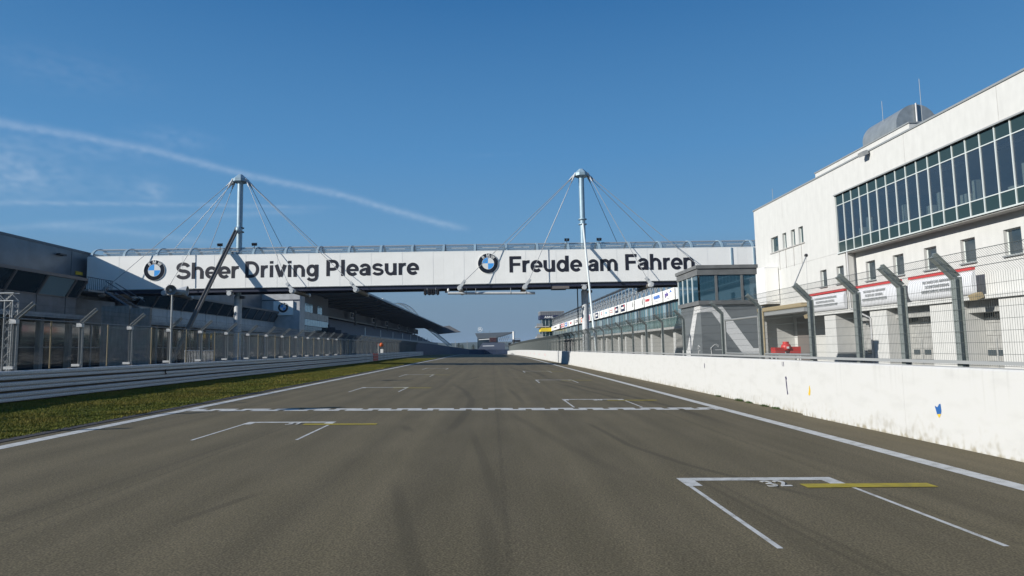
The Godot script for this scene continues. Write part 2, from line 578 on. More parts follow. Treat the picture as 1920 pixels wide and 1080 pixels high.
func asphalt_texture() -> ImageTexture:
	# worn grey asphalt: paving lanes, aggregate mottle, rubber laid by tyres (positions in metres: across, along)
	var w := 1024
	var h := 2048
	var dark := PackedFloat32Array()
	dark.resize(w * h)
	var marks := [
		[[-1.31, 8.78], [-1.0, 7.1], [-0.74, 5.81], [-0.59, 5.15], [-0.3, 2.0], 0.075, 0.2],
		[[-0.13, 7.07], [-0.04, 5.94], [0.02, 5.13], [0.3, 2.0], 0.075, 0.17],
		[[-1.92, 31.85], [-1.13, 26.69], [-0.7, 22.03], [-0.69, 19.11], [-0.82, 15.66], [-0.97, 13.28], 0.11, 0.26],
		[[3.0, 40.0], [3.48, 35.97], [4.37, 28.28], [5.09, 23.04], [5.35, 19.8], [5.5, 14.0], 0.12, 0.32],
		[[3.2, 33.0], [3.8, 27.57], [4.42, 22.57], [4.77, 19.46], 0.12, 0.26],
		[[2.2, 15.5], [2.33, 13.76], [2.46, 11.73], [2.92, 9.75], [3.44, 8.46], [3.9, 7.4], 0.06, 0.26],
		[[2.70, 9.4], [2.74, 8.49], [2.82, 6.98], [2.91, 6.01], [2.99, 5.15], [3.1, 3.0], 0.03, 0.20],
		[[2.86, 9.4], [2.90, 8.49], [2.98, 6.98], [3.07, 6.01], [3.15, 5.15], [3.3, 3.0], 0.03, 0.16],
		[[-0.53, 14.6], [-0.17, 10.41], [0.02, 7.81], [0.14, 6.27], 0.07, 0.18],
		[[-2.1, 15.2], [-1.71, 13.55], 0.10, 0.26],
		[[-3.27, 6.56], [-3.07, 7.28], [-2.81, 8.19], 0.06, 0.22],
		[[0.4, 18.0], [0.9, 14.55], [1.47, 10.88], [1.91, 8.51], 0.10, 0.14],
		[[-0.77, 40.94], [-1.53, 34.95], 0.10, 0.30],
		[[2.12, 60.0], [3.26, 45.15], [3.3, 37.24], 0.16, 0.36],
		[[1.4, 62.0], [2.2, 50.0], [2.6, 42.0], 0.16, 0.26],
		[[-5.2, 3.0], [-5.0, 8.0], [-4.6, 15.0], 0.05, 0.12],
		[[-2.6, 45.0], [-2.4, 30.0], [-2.9, 21.0], 0.12, 0.14],
		[[0.6, 30.0], [0.9, 24.0], [1.0, 20.0], 0.08, 0.18],
		[[4.9, 13.0], [5.2, 9.0], [5.3, 5.0], 0.10, 0.10],
	]
	for m in marks:
		var n: int = m.size() - 2
		var wid: float = m[n]
		var dep: float = m[n + 1]
		for i in n - 1:
			var a := Vector2(m[i][0], m[i][1])
			var b := Vector2(m[i + 1][0], m[i + 1][1])
			var y0 := int(minf(a.y, b.y) / 64.0 * h)
			var y1 := int(maxf(a.y, b.y) / 64.0 * h)
			for y in range(maxi(0, y0), mini(h, y1)):
				var t := ((y + 0.5) / h * 64.0 - a.y) / (b.y - a.y)
				var cx := lerpf(a.x, b.x, t)
				var ends := 1.0
				if i == 0:
					ends = clampf(t * 2.0, 0.0, 1.0)
				if i == n - 2:
					ends = minf(ends, clampf((1.0 - t) * 2.0, 0.0, 1.0))
				var x0 := int((cx - wid * 2.2 + 9.3) / 17.8 * w)
				var x1 := int((cx + wid * 2.2 + 9.3) / 17.8 * w)
				for x in range(maxi(0, x0), mini(w, x1 + 1)):
					var d := ((x + 0.5) / w * 17.8 - 9.3 - cx) / wid
					dark[y * w + x] += 0.66 * dep * ends * exp(-d * d * d * d * 0.6)
	var f := FastNoiseLite.new()
	f.seed = 77
	f.frequency = 0.02
	f.fractal_octaves = 3
	var coarse := f.get_image(w, h / 2)
	f.seed = 78
	f.frequency = 0.011
	var streak := f.get_image(w * 2, h / 16)
	f.seed = 79
	f.frequency = 0.3
	f.fractal_octaves = 2
	var grain := f.get_image(512, 512)
	var gd := grain.get_data()
	var cd := coarse.get_data()
	var sd := streak.get_data()
	var out := PackedByteArray()
	out.resize(w * h * 3)
	for y in h:
		for x in w:
			var i := y * w + x
			var g: float = gd[(y & 511) * 512 + (x & 511)] / 255.0 - 0.5
			var c: float = cd[(y >> 1) * w + x] / 255.0 - 0.5
			var s: float = sd[(y >> 4) * w * 2 + x * 2] / 255.0 - 0.5
			var b := 1.0 + 0.17 * g + 0.10 * c + 0.15 * s
			var xm := (x + 0.5) / w * 17.8 - 9.3 + 0.01 * c
			for j in [-4.62, 0.12, 4.71]:
				var dj := absf(xm - j)
				if dj < 0.03:
					b *= 0.945 + 0.1 * g
			b *= 1.0 - minf(0.6, dark[i] * (0.8 + 0.8 * g + 0.5 * s))
			out[i * 3] = int(clampf(b * 0.464, 0.0, 1.0) * 255.0)
			out[i * 3 + 1] = int(clampf(b * 0.425, 0.0, 1.0) * 255.0)
			out[i * 3 + 2] = int(clampf(b * 0.332 + 0.008 * c, 0.0, 1.0) * 255.0)
	return ImageTexture.create_from_image(Image.create_from_data(w, h, false, Image.FORMAT_RGB8, out))

func setting() -> void:
	# far ground and hills
	var b := MB.new()
	b.quad(Vector3(-3000, -4.0, -3000), Vector3(3000, -4.0, -3000), Vector3(3000, -4.0, 600), Vector3(-3000, -4.0, 600))
	structure(msh(self, "ground", b.done(), M.ground))
	b = MB.new()
	var prev := Vector3.ZERO
	var f := FastNoiseLite.new()
	f.seed = 3
	f.frequency = 0.004
	for i in 121:
		var a := deg_to_rad(-60.0 + i)
		var p := Vector3(sin(a), 0, -cos(a)) * 1900.0
		p.y = 26.0 + 16.0 * f.get_noise_1d(i * 24.0)
		if i > 0:
			b.face(prev, p, Vector3(p.x * 0.8, -4.1, p.z * 0.8), Vector3(prev.x * 0.8, -4.1, prev.z * 0.8), Vector3(-p.x, 900, -p.z))
			b.face(prev, p, Vector3(p.x * 1.3, -4.1, p.z * 1.3), Vector3(prev.x * 1.3, -4.1, prev.z * 1.3), Vector3(p.x, 900, p.z))
		prev = p
	structure(msh(self, "hills", b.done(), M.hill))

	# the racing surface
	var am := StandardMaterial3D.new()
	am.resource_name = "asphalt"
	am.albedo_texture = asphalt_texture()
	am.roughness = 0.84
	am.detail_enabled = true
	am.detail_albedo = T.grain
	am.detail_blend_mode = BaseMaterial3D.BLEND_MODE_MUL
	am.detail_uv_layer = BaseMaterial3D.DETAIL_UV_2
	am.metallic_specular = 0.35
	M.asphalt = am
	var track := msh(self, "track", strip(func(z): return -9.14 + bend(z), func(z): return 8.75 + bwall(z), 14.0, -420.0, 0.0), am)
	structure(track)
	# kerb stone strip along the grass, and the verge under the blades
	structure(msh(self, "kerb", strip(func(z): return -9.42 + bend(z), func(z): return -9.15 + bend(z), 14.0, -420.0, 0.012), M.kerb))
	structure(msh(self, "verge", strip(func(z): return -15.9 + brail(z), func(z): return -9.43 + bend(z), 14.0, -420.0, 0.0), M.soil))
	structure(msh(self, "paddock", strip(func(z): return -90.0, func(z): return -15.91 + brail(z), 40.0, -420.0, -0.02, 20.0), M.tarmac))
	structure(msh(self, "pit_lane", strip(func(z): return 8.76 + bwall(z), func(z): return 90.0, 40.0, -420.0, 0.0, 10.0), M.tarmac))
	grass()

func grass() -> void:
	var b := MB.new()
	for i in 7:
		var a := TAU * i / 7.0 + i * i * 0.7
		var d := Vector3(cos(a), 0, sin(a))
		var s := Vector3(-d.z, 0, d.x)
		var r := 0.012 + 0.004 * (i % 3)
		var root := d * 0.02 * (i % 4)
		var tip := root + d * (0.012 + 0.008 * (i % 3)) + Vector3(0, 0.014 + 0.006 * ((i * 3) % 5), 0)
		b.tri(root - s * r * 0.4, root + s * r * 0.4, tip)
	var mm := MultiMesh.new()
	mm.transform_format = MultiMesh.TRANSFORM_3D
	mm.use_colors = true
	mm.mesh = b.done()
	var n := 90000
	mm.instance_count = n
	var f := FastNoiseLite.new()
	f.seed = 12
	f.frequency = 0.35
	for i in n:
		var u := rng.randf()
		var z := -9.0 - 100.0 * u * u
		var x := lerpf(-15.5 + brail(z), -9.40 + 0.10 * f.get_noise_2d(7.0, z * 2.5), rng.randf())
		var sc := rng.randf_range(0.7, 1.25) * (1.0 + 1.2 * u) * (1.0 + 0.4 * maxf(0.0, f.get_noise_2d(x * 4.0, z * 4.0)))
		var k := f.get_noise_2d(x, z)
		mm.set_instance_transform(i, Transform3D(Basis(Vector3.UP, rng.randf() * TAU).scaled(Vector3(sc * 1.4, sc * (1.15 + 0.8 * k), sc * 1.4)), Vector3(x, gy(x), z)))
		var c := Color(0.12, 0.135, 0.010).lerp(Color(0.20, 0.16, 0.025), clampf(0.35 + k + rng.randf_range(-0.25, 0.25), 0.0, 1.0))
		mm.set_instance_color(i, c * rng.randf_range(0.75, 1.2))
	var m := StandardMaterial3D.new()
	m.resource_name = "grass_blades"
	m.vertex_color_use_as_albedo = true
	m.roughness = 0.9
	m.backlight_enabled = true
	m.backlight = lin(0.05, 0.06, 0.01)
	var o := MultiMeshInstance3D.new()
	o.name = "grass"
	o.multimesh = mm
	o.material_override = m
	add_child(o)
	stuff(o)
	tag(o, "short yellowish green grass along the left edge of the track", "grass")


func flat(p: Node3D, n: String, a: Vector2, b: Vector2, lift: float, m: Material) -> void:
	# a painted rectangle on the road, corners in (x, z)
	var s := MB.new()
	s.quad(Vector3(a.x, gy(a.x) + lift, b.y), Vector3(b.x, gy(b.x) + lift, b.y), Vector3(b.x, gy(b.x) + lift, a.y), Vector3(a.x, gy(a.x) + lift, a.y))
	msh(p, n, s.done(), m)

func markings() -> void:
	var track: Node3D = get_node("track")
	msh(track, "edge_line", strip(func(z): return -8.86 + bend(z), func(z): return -8.56 + bend(z), 14.0, -420.0, 0.004), M.line_white)
	msh(track, "edge_line", strip(func(z): return 6.51 + bend(z), func(z): return 6.80 + bend(z), 14.0, -420.0, 0.004), M.line_white)
	# timing line: two rows of offset white blocks
	var sl := part(track, "timing_line")
	var x := -8.52
	var k := 0
	while x < 6.40:
		var w := 0.66 + 0.05 * (k % 3)
		flat(sl, "block", Vector2(x, -18.36), Vector2(minf(x + w, 6.49), -18.69), 0.004, M.line_white)
		flat(sl, "block", Vector2(maxf(x - 0.36, -8.52), -18.695), Vector2(minf(x + w - 0.36, 6.49), -19.03), 0.004, M.line_white)
		x += w + 0.17
		k += 1
	# starting boxes
	var boxes := [[2.46, 4.56, -8.62, "32"], [-5.79, -3.74, -15.5, "31"], [2.38, 4.48, -22.08, "30"], [-5.81, -3.76, -29.1, ""], [2.36, 4.40, -35.62, ""], [-5.80, -3.84, -43.0, ""], [2.33, 4.35, -49.3, ""], [-5.80, -3.8, -56.4, ""]]
	for q in boxes:
		var g := part(track, "grid_box")
		var x0: float = q[0]
		var x1: float = q[1]
		var z: float = q[2]
		flat(g, "front_line", Vector2(x0, z + 0.02), Vector2(x1, z - 0.16), 0.004, M.line_thin)
		flat(g, "corner_block", Vector2(x0, z + 0.34), Vector2(x0 + 0.20, z + 0.024), 0.004, M.line_thin)
		flat(g, "corner_block", Vector2(x1 - 0.20, z + 0.34), Vector2(x1, z + 0.024), 0.004, M.line_thin)
		flat(g, "side_line", Vector2(x0 + 0.01, z + 2.9), Vector2(x0 + 0.066, z + 0.344), 0.004, M.line_thin)
		flat(g, "side_line", Vector2(x1 - 0.056, z + 2.9), Vector2(x1, z + 0.344), 0.004, M.line_thin)
		if z > -50.0:
			var yx := x1 - 0.62
			flat(g, "yellow_line", Vector2(yx, z + 0.50), Vector2(yx + 1.68, z + 0.27), 0.008, M.line_yellow)
		if q[3]:
			var xx := x0 + (x1 - x0) * 0.49
			text(g, "grid_number", q[3], M.line_thin, Vector3(xx, gy(xx) + 0.006, z + 0.42), 0.30, 0.34, 0.003, Basis(Vector3.RIGHT, -PI / 2))


# ------------------------------------------------------------------ pit wall and guard rail
func wall_texture() -> ImageTexture:
	# white paint on concrete: rain streaks from the cap, splash dirt with ragged edge and scuffs near the base
	var w := 2048
	var h := 128
	var f := FastNoiseLite.new()
	f.seed = 31
	f.frequency = 0.03
	f.fractal_octaves = 4
	var g := FastNoiseLite.new()
	g.seed = 32
	g.frequency = 0.11
	g.fractal_octaves = 3
	var out := PackedByteArray()
	out.resize(w * h * 3)
	for x in w:
		var reach := 0.17 + 0.22 * f.get_noise_1d(x * 0.35) + 0.07 * g.get_noise_1d(x * 1.3)
		var run := clampf(g.get_noise_1d(x * 1.7 + 900.0) * 2.2 - 0.25, 0.0, 1.0)
		var runl := 0.35 + 0.6 * f.get_noise_1d(x * 0.6 + 300.0)
		for y in h:
			var v := 1.0 - (y + 0.5) / h
			var n := g.get_noise_2d(x * 1.0, y * 0.35)
			var n2 := f.get_noise_2d(x * 0.7, y * 1.0)
			var dirt := clampf((reach + n * 0.25 - v) * 2.6, 0.0, 1.0) * clampf(0.5 + n * 1.0 + n2 * 0.8, 0.0, 1.0)
			var streak := run * clampf((v - 1.0 + runl) * 3.0, 0.0, 1.0) * 0.5
			var foot := clampf((0.07 + 0.07 * n - v) * 18.0, 0.0, 1.0)
			var s := 1.0 - 0.05 * maxf(0.0, n2) - 0.14 * dirt - 0.07 * streak - 0.12 * foot
			var i := (y * w + x) * 3
			out[i] = int(clampf(0.745 * s, 0.0, 1.0) * 255)
			out[i + 1] = int(clampf(0.745 * (s - 0.018 * dirt - 0.02 * foot), 0.0, 1.0) * 255)
			out[i + 2] = int(clampf(0.735 * (s - 0.055 * dirt - 0.07 * foot), 0.0, 1.0) * 255)
	return ImageTexture.create_from_image(Image.create_from_data(w, h, false, Image.FORMAT_RGB8, out))

func pit_wall() -> void:
	var pw := thing("pit_wall", "long white painted concrete wall between track and pit lane", "wall", Vector3(8.5, gy(8.5), -60))
	var m := StandardMaterial3D.new()
	m.resource_name = "wall_paint"
	m.albedo_texture = wall_texture()
	m.roughness = 0.8
	# segments: near block stands 15 cm forward
	var zs := [6.0, 0.0, -5.2, -9.0, -12.6, -16.85, -20.6, -25.0, -30.0, -36.0, -43.0, -50.0, -58.0]
	while zs[-1] > -250.0:
		zs.append(zs[-1] - 9.0)
	for i in zs.size() - 1:
		var z0: float = zs[i]
		var z1: float = zs[i + 1] + 0.004
		var fx := 8.16 if z0 > -16.0 else 8.32
		var b := MB.new()
		var a0 := Vector3(fx + bwall(z0), 0, z0)
		var a1 := Vector3(fx + bwall(z1), 0, z1)
		var yb0 := gy(8.3) + dip(z0) - 0.05
		var yb1 := gy(8.3) + dip(z1) - 0.05
		var H := 1.465
		var c := 0.03
		var u0 := -z0 / 40.0
		var u1 := -z1 / 40.0
		var P := func(a: Vector3, dx: float, y: float) -> Vector3: return Vector3(a.x + dx, y, a.z)
		b.quad(P.call(a1, 0, yb1 + H - c), P.call(a0, 0, yb0 + H - c), P.call(a0, 0, yb0), P.call(a1, 0, yb1), [Vector2(u1, 0.02), Vector2(u0, 0.02), Vector2(u0, 1), Vector2(u1, 1)])
		var tv := [Vector2(u1, 0.0), Vector2(u0, 0.0), Vector2(u0, 0.02), Vector2(u1, 0.02)]
		b.quad(P.call(a1, c, yb1 + H), P.call(a0, c, yb0 + H), P.call(a0, 0, yb0 + H - c), P.call(a1, 0, yb1 + H - c), tv)
		b.quad(P.call(a1, 0.34, yb1 + H), P.call(a0, 0.34, yb0 + H), P.call(a0, c, yb0 + H), P.call(a1, c, yb1 + H), tv)
		b.quad(P.call(a0, 0.34, yb0 + H), P.call(a1, 0.34, yb1 + H), P.call(a1, 0.34, yb1), P.call(a0, 0.34, yb0), tv)
		for e in [[a0, yb0, 1.0], [a1, yb1, -1.0]]:
			var q: Vector3 = e[0]
			var y: float = e[1]
			b.face(P.call(q, 0, y), P.call(q, 0.34, y), P.call(q, 0.34, y + H), P.call(q, 0, y + H - c), Vector3(0, 0, e[2]))
		msh(pw, "segment", b.done(), m)
	# paint left by cars and other marks on the face
	paint(pw, [[0.0, -0.10], [0.03, 0.03], [0.0, 0.13], [-0.02, 0.14], [-0.06, 0.0], [-0.10, -0.08], [-0.06, -0.12]], Vector3(8.156, 0.49, -16.38), 1.0, M.paint_yellow)
	paint(pw, [[-0.10, 0.06], [-0.03, 0.04], [0.02, 0.10], [0.06, 0.11], [0.07, -0.02], [0.05, -0.08], [-0.05, -0.10], [-0.08, 0.0]], Vector3(8.156, 0.47, -11.62), 1.0, M.paint_blue)
	paint(pw, [[-0.05, -0.09], [0.05, -0.075], [0.02, -0.13], [-0.01, -0.15]], Vector3(8.155, 0.47, -11.62), 1.0, M.paint_yellow)
	paint(pw, [[-0.06, 0.26], [0.03, 0.27], [0.05, 0.20], [0.02, 0.17], [0.045, 0.02], [0.05, -0.12], [0.085, -0.22], [0.02, -0.24], [0.0, -0.1], [-0.02, 0.05], [-0.03, 0.18]], Vector3(8.316, 0.52, -18.04), 1.0, M.paint_dark)
	paint(pw, [[-0.03, 0.10], [0.03, 0.09], [0.04, -0.06], [0.0, -0.11], [-0.03, -0.04]], Vector3(8.316, 0.9, -25.0), 1.0, M.paint_dark)
	paint(pw, [[-0.06, 0.06], [-0.04, 0.06], [-0.03, -0.07], [-0.05, -0.07]], Vector3(8.316, 1.14, -18.18), 1.0, M.paint_dark)
	paint(pw, [[0.02, 0.06], [0.05, 0.06], [0.06, -0.07], [0.03, -0.07]], Vector3(8.316, 1.14, -18.18), 1.0, M.paint_dark)
	for i in 10:
		var z := -96.0 - i * 10.5
		paint(pw, [[-0.5, 0.18], [0.5, 0.18], [0.5, -0.18], [-0.5, -0.18]], Vector3(8.316 + bwall(z), 0.62 + dip(z), z), 1.0, M.paint_pink)

func paint(p: Node3D, pts: Array, at: Vector3, s: float, m: Material) -> void:
	# a splash of paint on a wall that faces -x; first coordinate runs towards the viewer's right
	var b := MB.new()
	var poly := PackedVector2Array()
	for q in pts:
		poly.append(Vector2(q[0], q[1]) * s)
	var tr := Geometry2D.triangulate_polygon(poly)
	for i in range(0, tr.size(), 3):
		var t := []
		for k in 3:
			var q: Vector2 = poly[tr[i + k]]
			t.append(at + Vector3(0, q.y, q.x))
		if (t[2] - t[0]).cross(t[1] - t[0]).x > 0.0:
			b.tri(t[0], t[2], t[1])
		else:
			b.tri(t[0], t[1], t[2])
	msh(p, "paint_mark", b.done(), m)

func guardrail() -> void:
	var g := thing("guardrail", "triple steel guardrail beside the grass below the debris fence", "guardrail", Vector3(-15.3, gy(-15.3), -50))
	# W section, 31 cm tall, facing +x
	var prof := [[-0.01, 0.142], [0.02, 0.142], [0.085, 0.125], [0.09, 0.085], [0.085, 0.022], [-0.03, 0.012], [-0.03, -0.012], [0.085, -0.022], [0.09, -0.085], [0.085, -0.125], [0.02, -0.142], [-0.01, -0.142]]
	var b := MB.new()
	for i in prof.size() - 1:
		var a := Vector3(prof[i][0], prof[i][1], 0)
		var c := Vector3(prof[i + 1][0], prof[i + 1][1], 0)
		b.face(a, c, c + Vector3(0, 0, -4.1), a + Vector3(0, 0, -4.1), Vector3(1, 0, 0) if absf(a.y - c.y) > 0.004 else Vector3(0.2, a.y, 0))
	var rail := b.done()
	var z := 4.0
	var pm := rail
	while z > -232.0:
		var zn := z - 4.0
		var p0 := Vector3(-15.28 + brail(z), gy(-15.28) + dip(z), z)
		var p1 := Vector3(-15.28 + brail(zn), gy(-15.28) + dip(zn), zn)
		var d := (p0 - p1).normalized()
		var bs := Basis(Vector3.UP.cross(d).normalized(), Vector3.UP, d)
		for k in 3:
			put(g, "rail", pm, M.rail_steel, p0 + Vector3(0.004 * (int(z) % 3), 0.20 + 0.345 * k, 0), bs)
		if z > -130.0:
			bb(g, "backing_board", p0 + Vector3(-0.10, 0.02, 0), p1 + Vector3(-0.04, 1.02, 0.01), M.rust)
			bb(g, "post", p0 + Vector3(-0.16, -0.05, -0.06), p0 + Vector3(-0.04, 1.05, 0.06), M.rust)
			if z > -60.0:
				for k in 3:
					var lap := bx(g, "splice", p0 + Vector3(0.088, 0.20 + 0.345 * k + 0.08, -0.03), Vector3(0.008, 0.05, 0.32), M.rail_steel)
					lap.name = "splice_plate"
		z = zn
	# dark latch brackets
	for q in [[-20.2, 0.62], [-30.5, 0.95]]:
		var c := Vector3(-15.18, gy(-15.28) + 0.66, q[0])
		var cb := MB.new()
		cb.box(c + Vector3(0.02, 0.08, 0), Vector3(0.03, 0.06, 0.12))
		cb.box(c + Vector3(0.02, 0.0, 0.05), Vector3(0.03, 0.12, 0.06))
		cb.box(c + Vector3(0.02, -0.08, 0), Vector3(0.03, 0.06, 0.12))
		msh(g, "bracket", cb.done(), M.black)


# ------------------------------------------------------------------ footbridge
func emblem(p: Node3D, c: Vector3, r: float, bs := Basis()) -> void:
	# round badge facing +z of bs: dark ring, four quarters, three letters
	var e := part(p, "emblem")
	var disc := func(r0: float, r1: float, z: float, a0: float, a1: float, n: int) -> ArrayMesh:
		var b := MB.new()
		for i in n:
			var t0 := lerpf(a0, a1, float(i) / n)
			var t1 := lerpf(a0, a1, float(i + 1) / n)
			var q := [Vector3(cos(t0) * r0, sin(t0) * r0, z), Vector3(cos(t0) * r1, sin(t0) * r1, z), Vector3(cos(t1) * r1, sin(t1) * r1, z), Vector3(cos(t1) * r0, sin(t1) * r0, z)]
			b.face(q[0], q[1], q[2], q[3], Vector3(0, 0, 1))
			b.face(q[1], q[2], q[2] - Vector3(0, 0, 0.05), q[1] - Vector3(0, 0, 0.05), q[1])
		return b.done()
	put(e, "rim", disc.call(r * 0.985, r, 0.066, 0.0, TAU, 48), M.emblem_white, c, bs)
	put(e, "ring", disc.call(r * 0.60, r * 0.984, 0.06, 0.0, TAU, 48), M.emblem_black, c, bs)
	for k in 4:
		put(e, "quarter", disc.call(0.0, r * 0.575, 0.075, k * PI / 2, (k + 1) * PI / 2, 12), M.emblem_white if k % 2 == 0 else M.emblem_blue, c, bs)
	put(e, "inner_rim", disc.call(r * 0.575, r * 0.60, 0.08, 0.0, TAU, 40), M.emblem_white, c, bs)
	for k in 3:
		var a := [38.0, 0.0, -38.0][k] as float
		var t := TextMesh.new()
		t.font = font_bold
		t.font_size = 48
		t.pixel_size = r * 0.0086
		t.depth = 0.02
		t.text = "BMW"[k]
		t.vertical_alignment = VERTICAL_ALIGNMENT_CENTER
		var rot := Basis(Vector3(0, 0, 1), deg_to_rad(a))
		put(e, "letter", t, M.emblem_white, c + bs * (rot * Vector3(0, r * 0.79, 0) + Vector3(0, 0, 0.075)), bs * rot)

func ell(cx: float, cy: float, rx: float, ry: float, a0: float, a1: float) -> PackedVector2Array:
	var o := PackedVector2Array()
	var n := maxi(4, int(absf(a1 - a0) / 12.0))
	for i in n + 1:
		var a := deg_to_rad(lerpf(a0, a1, float(i) / n))
		o.append(Vector2(cx + cos(a) * rx, cy + sin(a) * ry))
	return o

func glyph(c: String) -> Array:
	# grotesque capitals and small letters as pen strokes, capital height 1: [advance, [width, points], ...]
	var P := func(a: Array) -> PackedVector2Array:
		var o := PackedVector2Array()
		for q in a:
			o.append(Vector2(q[0], q[1]))
		return o
	var W := 0.195
	var T2 := 0.165
	match c:
		"S": return [0.92, [0.18, ell(0.45, 0.705, 0.31, 0.215, 12, 270) + ell(0.46, 0.285, 0.335, 0.205, 90, -168)]]
		"D": return [0.99, [W, P.call([[0.17, 0.0], [0.17, 1.0]])], [0.17, P.call([[0.17, 0.915], [0.44, 0.915]]) + ell(0.44, 0.5, 0.40, 0.415, 90, -90) + P.call([[0.17, 0.085]])]]
		"P": return [0.88, [W, P.call([[0.17, 0.0], [0.17, 1.0]])], [0.17, P.call([[0.17, 0.915], [0.47, 0.915]]) + ell(0.47, 0.67, 0.26, 0.245, 90, -90) + P.call([[0.17, 0.425]])]]
		"F": return [0.82, [W, P.call([[0.17, 0.0], [0.17, 1.0]])], [0.17, P.call([[0.10, 0.915], [0.80, 0.915]])], [0.16, P.call([[0.17, 0.50], [0.73, 0.50]])]]
		"h": return [0.85, [W, P.call([[0.16, 0.0], [0.16, 1.0]])], [T2, P.call([[0.17, 0.36]]) + ell(0.415, 0.42, 0.245, 0.245, 165, 8)], [W, P.call([[0.67, 0.0], [0.67, 0.47]])]]
		"n": return [0.85, [W, P.call([[0.16, 0.0], [0.16, 0.74]])], [T2, P.call([[0.17, 0.36]]) + ell(0.415, 0.42, 0.245, 0.245, 165, 8)], [W, P.call([[0.67, 0.0], [0.67, 0.47]])]]
		"u": return [0.85, [W, P.call([[0.16, 0.74], [0.16, 0.27]])], [T2, ell(0.415, 0.32, 0.245, 0.245, 188, 345) + P.call([[0.66, 0.38]])], [W, P.call([[0.67, 0.0], [0.67, 0.74]])]]
		"m": return [1.27, [W, P.call([[0.16, 0.0], [0.16, 0.74]])], [T2, ell(0.40, 0.44, 0.215, 0.225, 165, 8)], [W, P.call([[0.635, 0.0], [0.635, 0.48]])], [T2, ell(0.875, 0.44, 0.215, 0.225, 165, 8)], [W, P.call([[1.10, 0.0], [1.10, 0.48]])]]
		"r": return [0.54, [W, P.call([[0.16, 0.0], [0.16, 0.74]])], [T2, P.call([[0.17, 0.36]]) + ell(0.44, 0.42, 0.26, 0.24, 165, 78)]]
		"e": return [0.78, [0.18, ell(0.395, 0.37, 0.28, 0.285, 0, 318)], [0.13, P.call([[0.16, 0.355], [0.765, 0.355]])]]
		"a": return [0.79, [0.16, ell(0.33, 0.22, 0.205, 0.145, 75, 420)], [0.185, P.call([[0.62, 0.0], [0.62, 0.50]])], [0.165, ell(0.385, 0.475, 0.24, 0.185, 0, 168)], [0.12, P.call([[0.30, 0.40], [0.60, 0.45]])]]
		"s": return [0.76, [0.155, ell(0.38, 0.525, 0.245, 0.145, 15, 270) + ell(0.385, 0.22, 0.265, 0.145, 90, -166)]]
		"d": return [0.86, [T2 + 0.01, ell(0.38, 0.37, 0.255, 0.29, 0, 360)], [W, P.call([[0.68, 0.0], [0.68, 1.0]])]]
		"g": return [0.86, [T2 + 0.01, ell(0.38, 0.38, 0.255, 0.275, 0, 360)], [W, P.call([[0.68, 0.74], [0.68, -0.02]])], [T2, ell(0.395, -0.02, 0.28, 0.185, 0, -160)]]
		"l": return [0.39, [W, P.call([[0.195, 0.0], [0.195, 1.0]])]]
		"i": return [0.39, [W, P.call([[0.195, 0.0], [0.195, 0.74]])], [W, P.call([[0.195, 0.84], [0.195, 1.0]])]]
		"v": return [0.76, [0.20, P.call([[0.10, 0.76], [0.38, 0.03]])], [0.20, P.call([[0.66, 0.76], [0.38, 0.03]])]]
	return [0.4]

func slogan(p: Node3D, word: String, m: Material, start: Vector3, width: float, cap_h: float) -> void:
	# each letter is cut from thick sheet, one part per letter
	var total := 0.0
	for c in word:
		total += glyph(c)[0]
	var lead := 0.06
	total -= 2.0 * lead
	var sx := width / total
	var x := -lead
	var lt := part(p, "lettering")
	for c in word:
		var g: Array = glyph(c)
		var b := MB.new()
		for k in range(1, g.size()):
			var hw: float = g[k][0] * 0.565
			var pts: PackedVector2Array = g[k][1]
			var z := 0.008 + 0.003 * k
			var L := PackedVector2Array()
			var R := PackedVector2Array()
			for i in pts.size():
				var d := Vector2.ZERO
				if i > 0:
					d += (pts[i] - pts[i - 1]).normalized()
				if i < pts.size() - 1:
					d += (pts[i + 1] - pts[i]).normalized()
				d = d.normalized()
				var nrm := Vector2(-d.y, d.x)
				L.append(pts[i] + nrm * hw)
				R.append(pts[i] - nrm * hw)
			var V := func(q: Vector2, zz: float) -> Vector3: return start + Vector3((x + q.x) * sx, q.y * cap_h, zz)
			for i in pts.size() - 1:
				b.face(V.call(L[i], z), V.call(R[i], z), V.call(R[i + 1], z), V.call(L[i + 1], z), Vector3(0, 0, 1))
				b.face(V.call(L[i], z), V.call(L[i + 1], z), V.call(L[i + 1], 0.0), V.call(L[i], 0.0), V.call(L[i], 0.0) - V.call(R[i], 0.0))
				b.face(V.call(R[i], z), V.call(R[i + 1], z), V.call(R[i + 1], 0.0), V.call(R[i], 0.0), V.call(R[i], 0.0) - V.call(L[i], 0.0))
		msh(lt, "letter", b.done(), m)
		x += g[0]

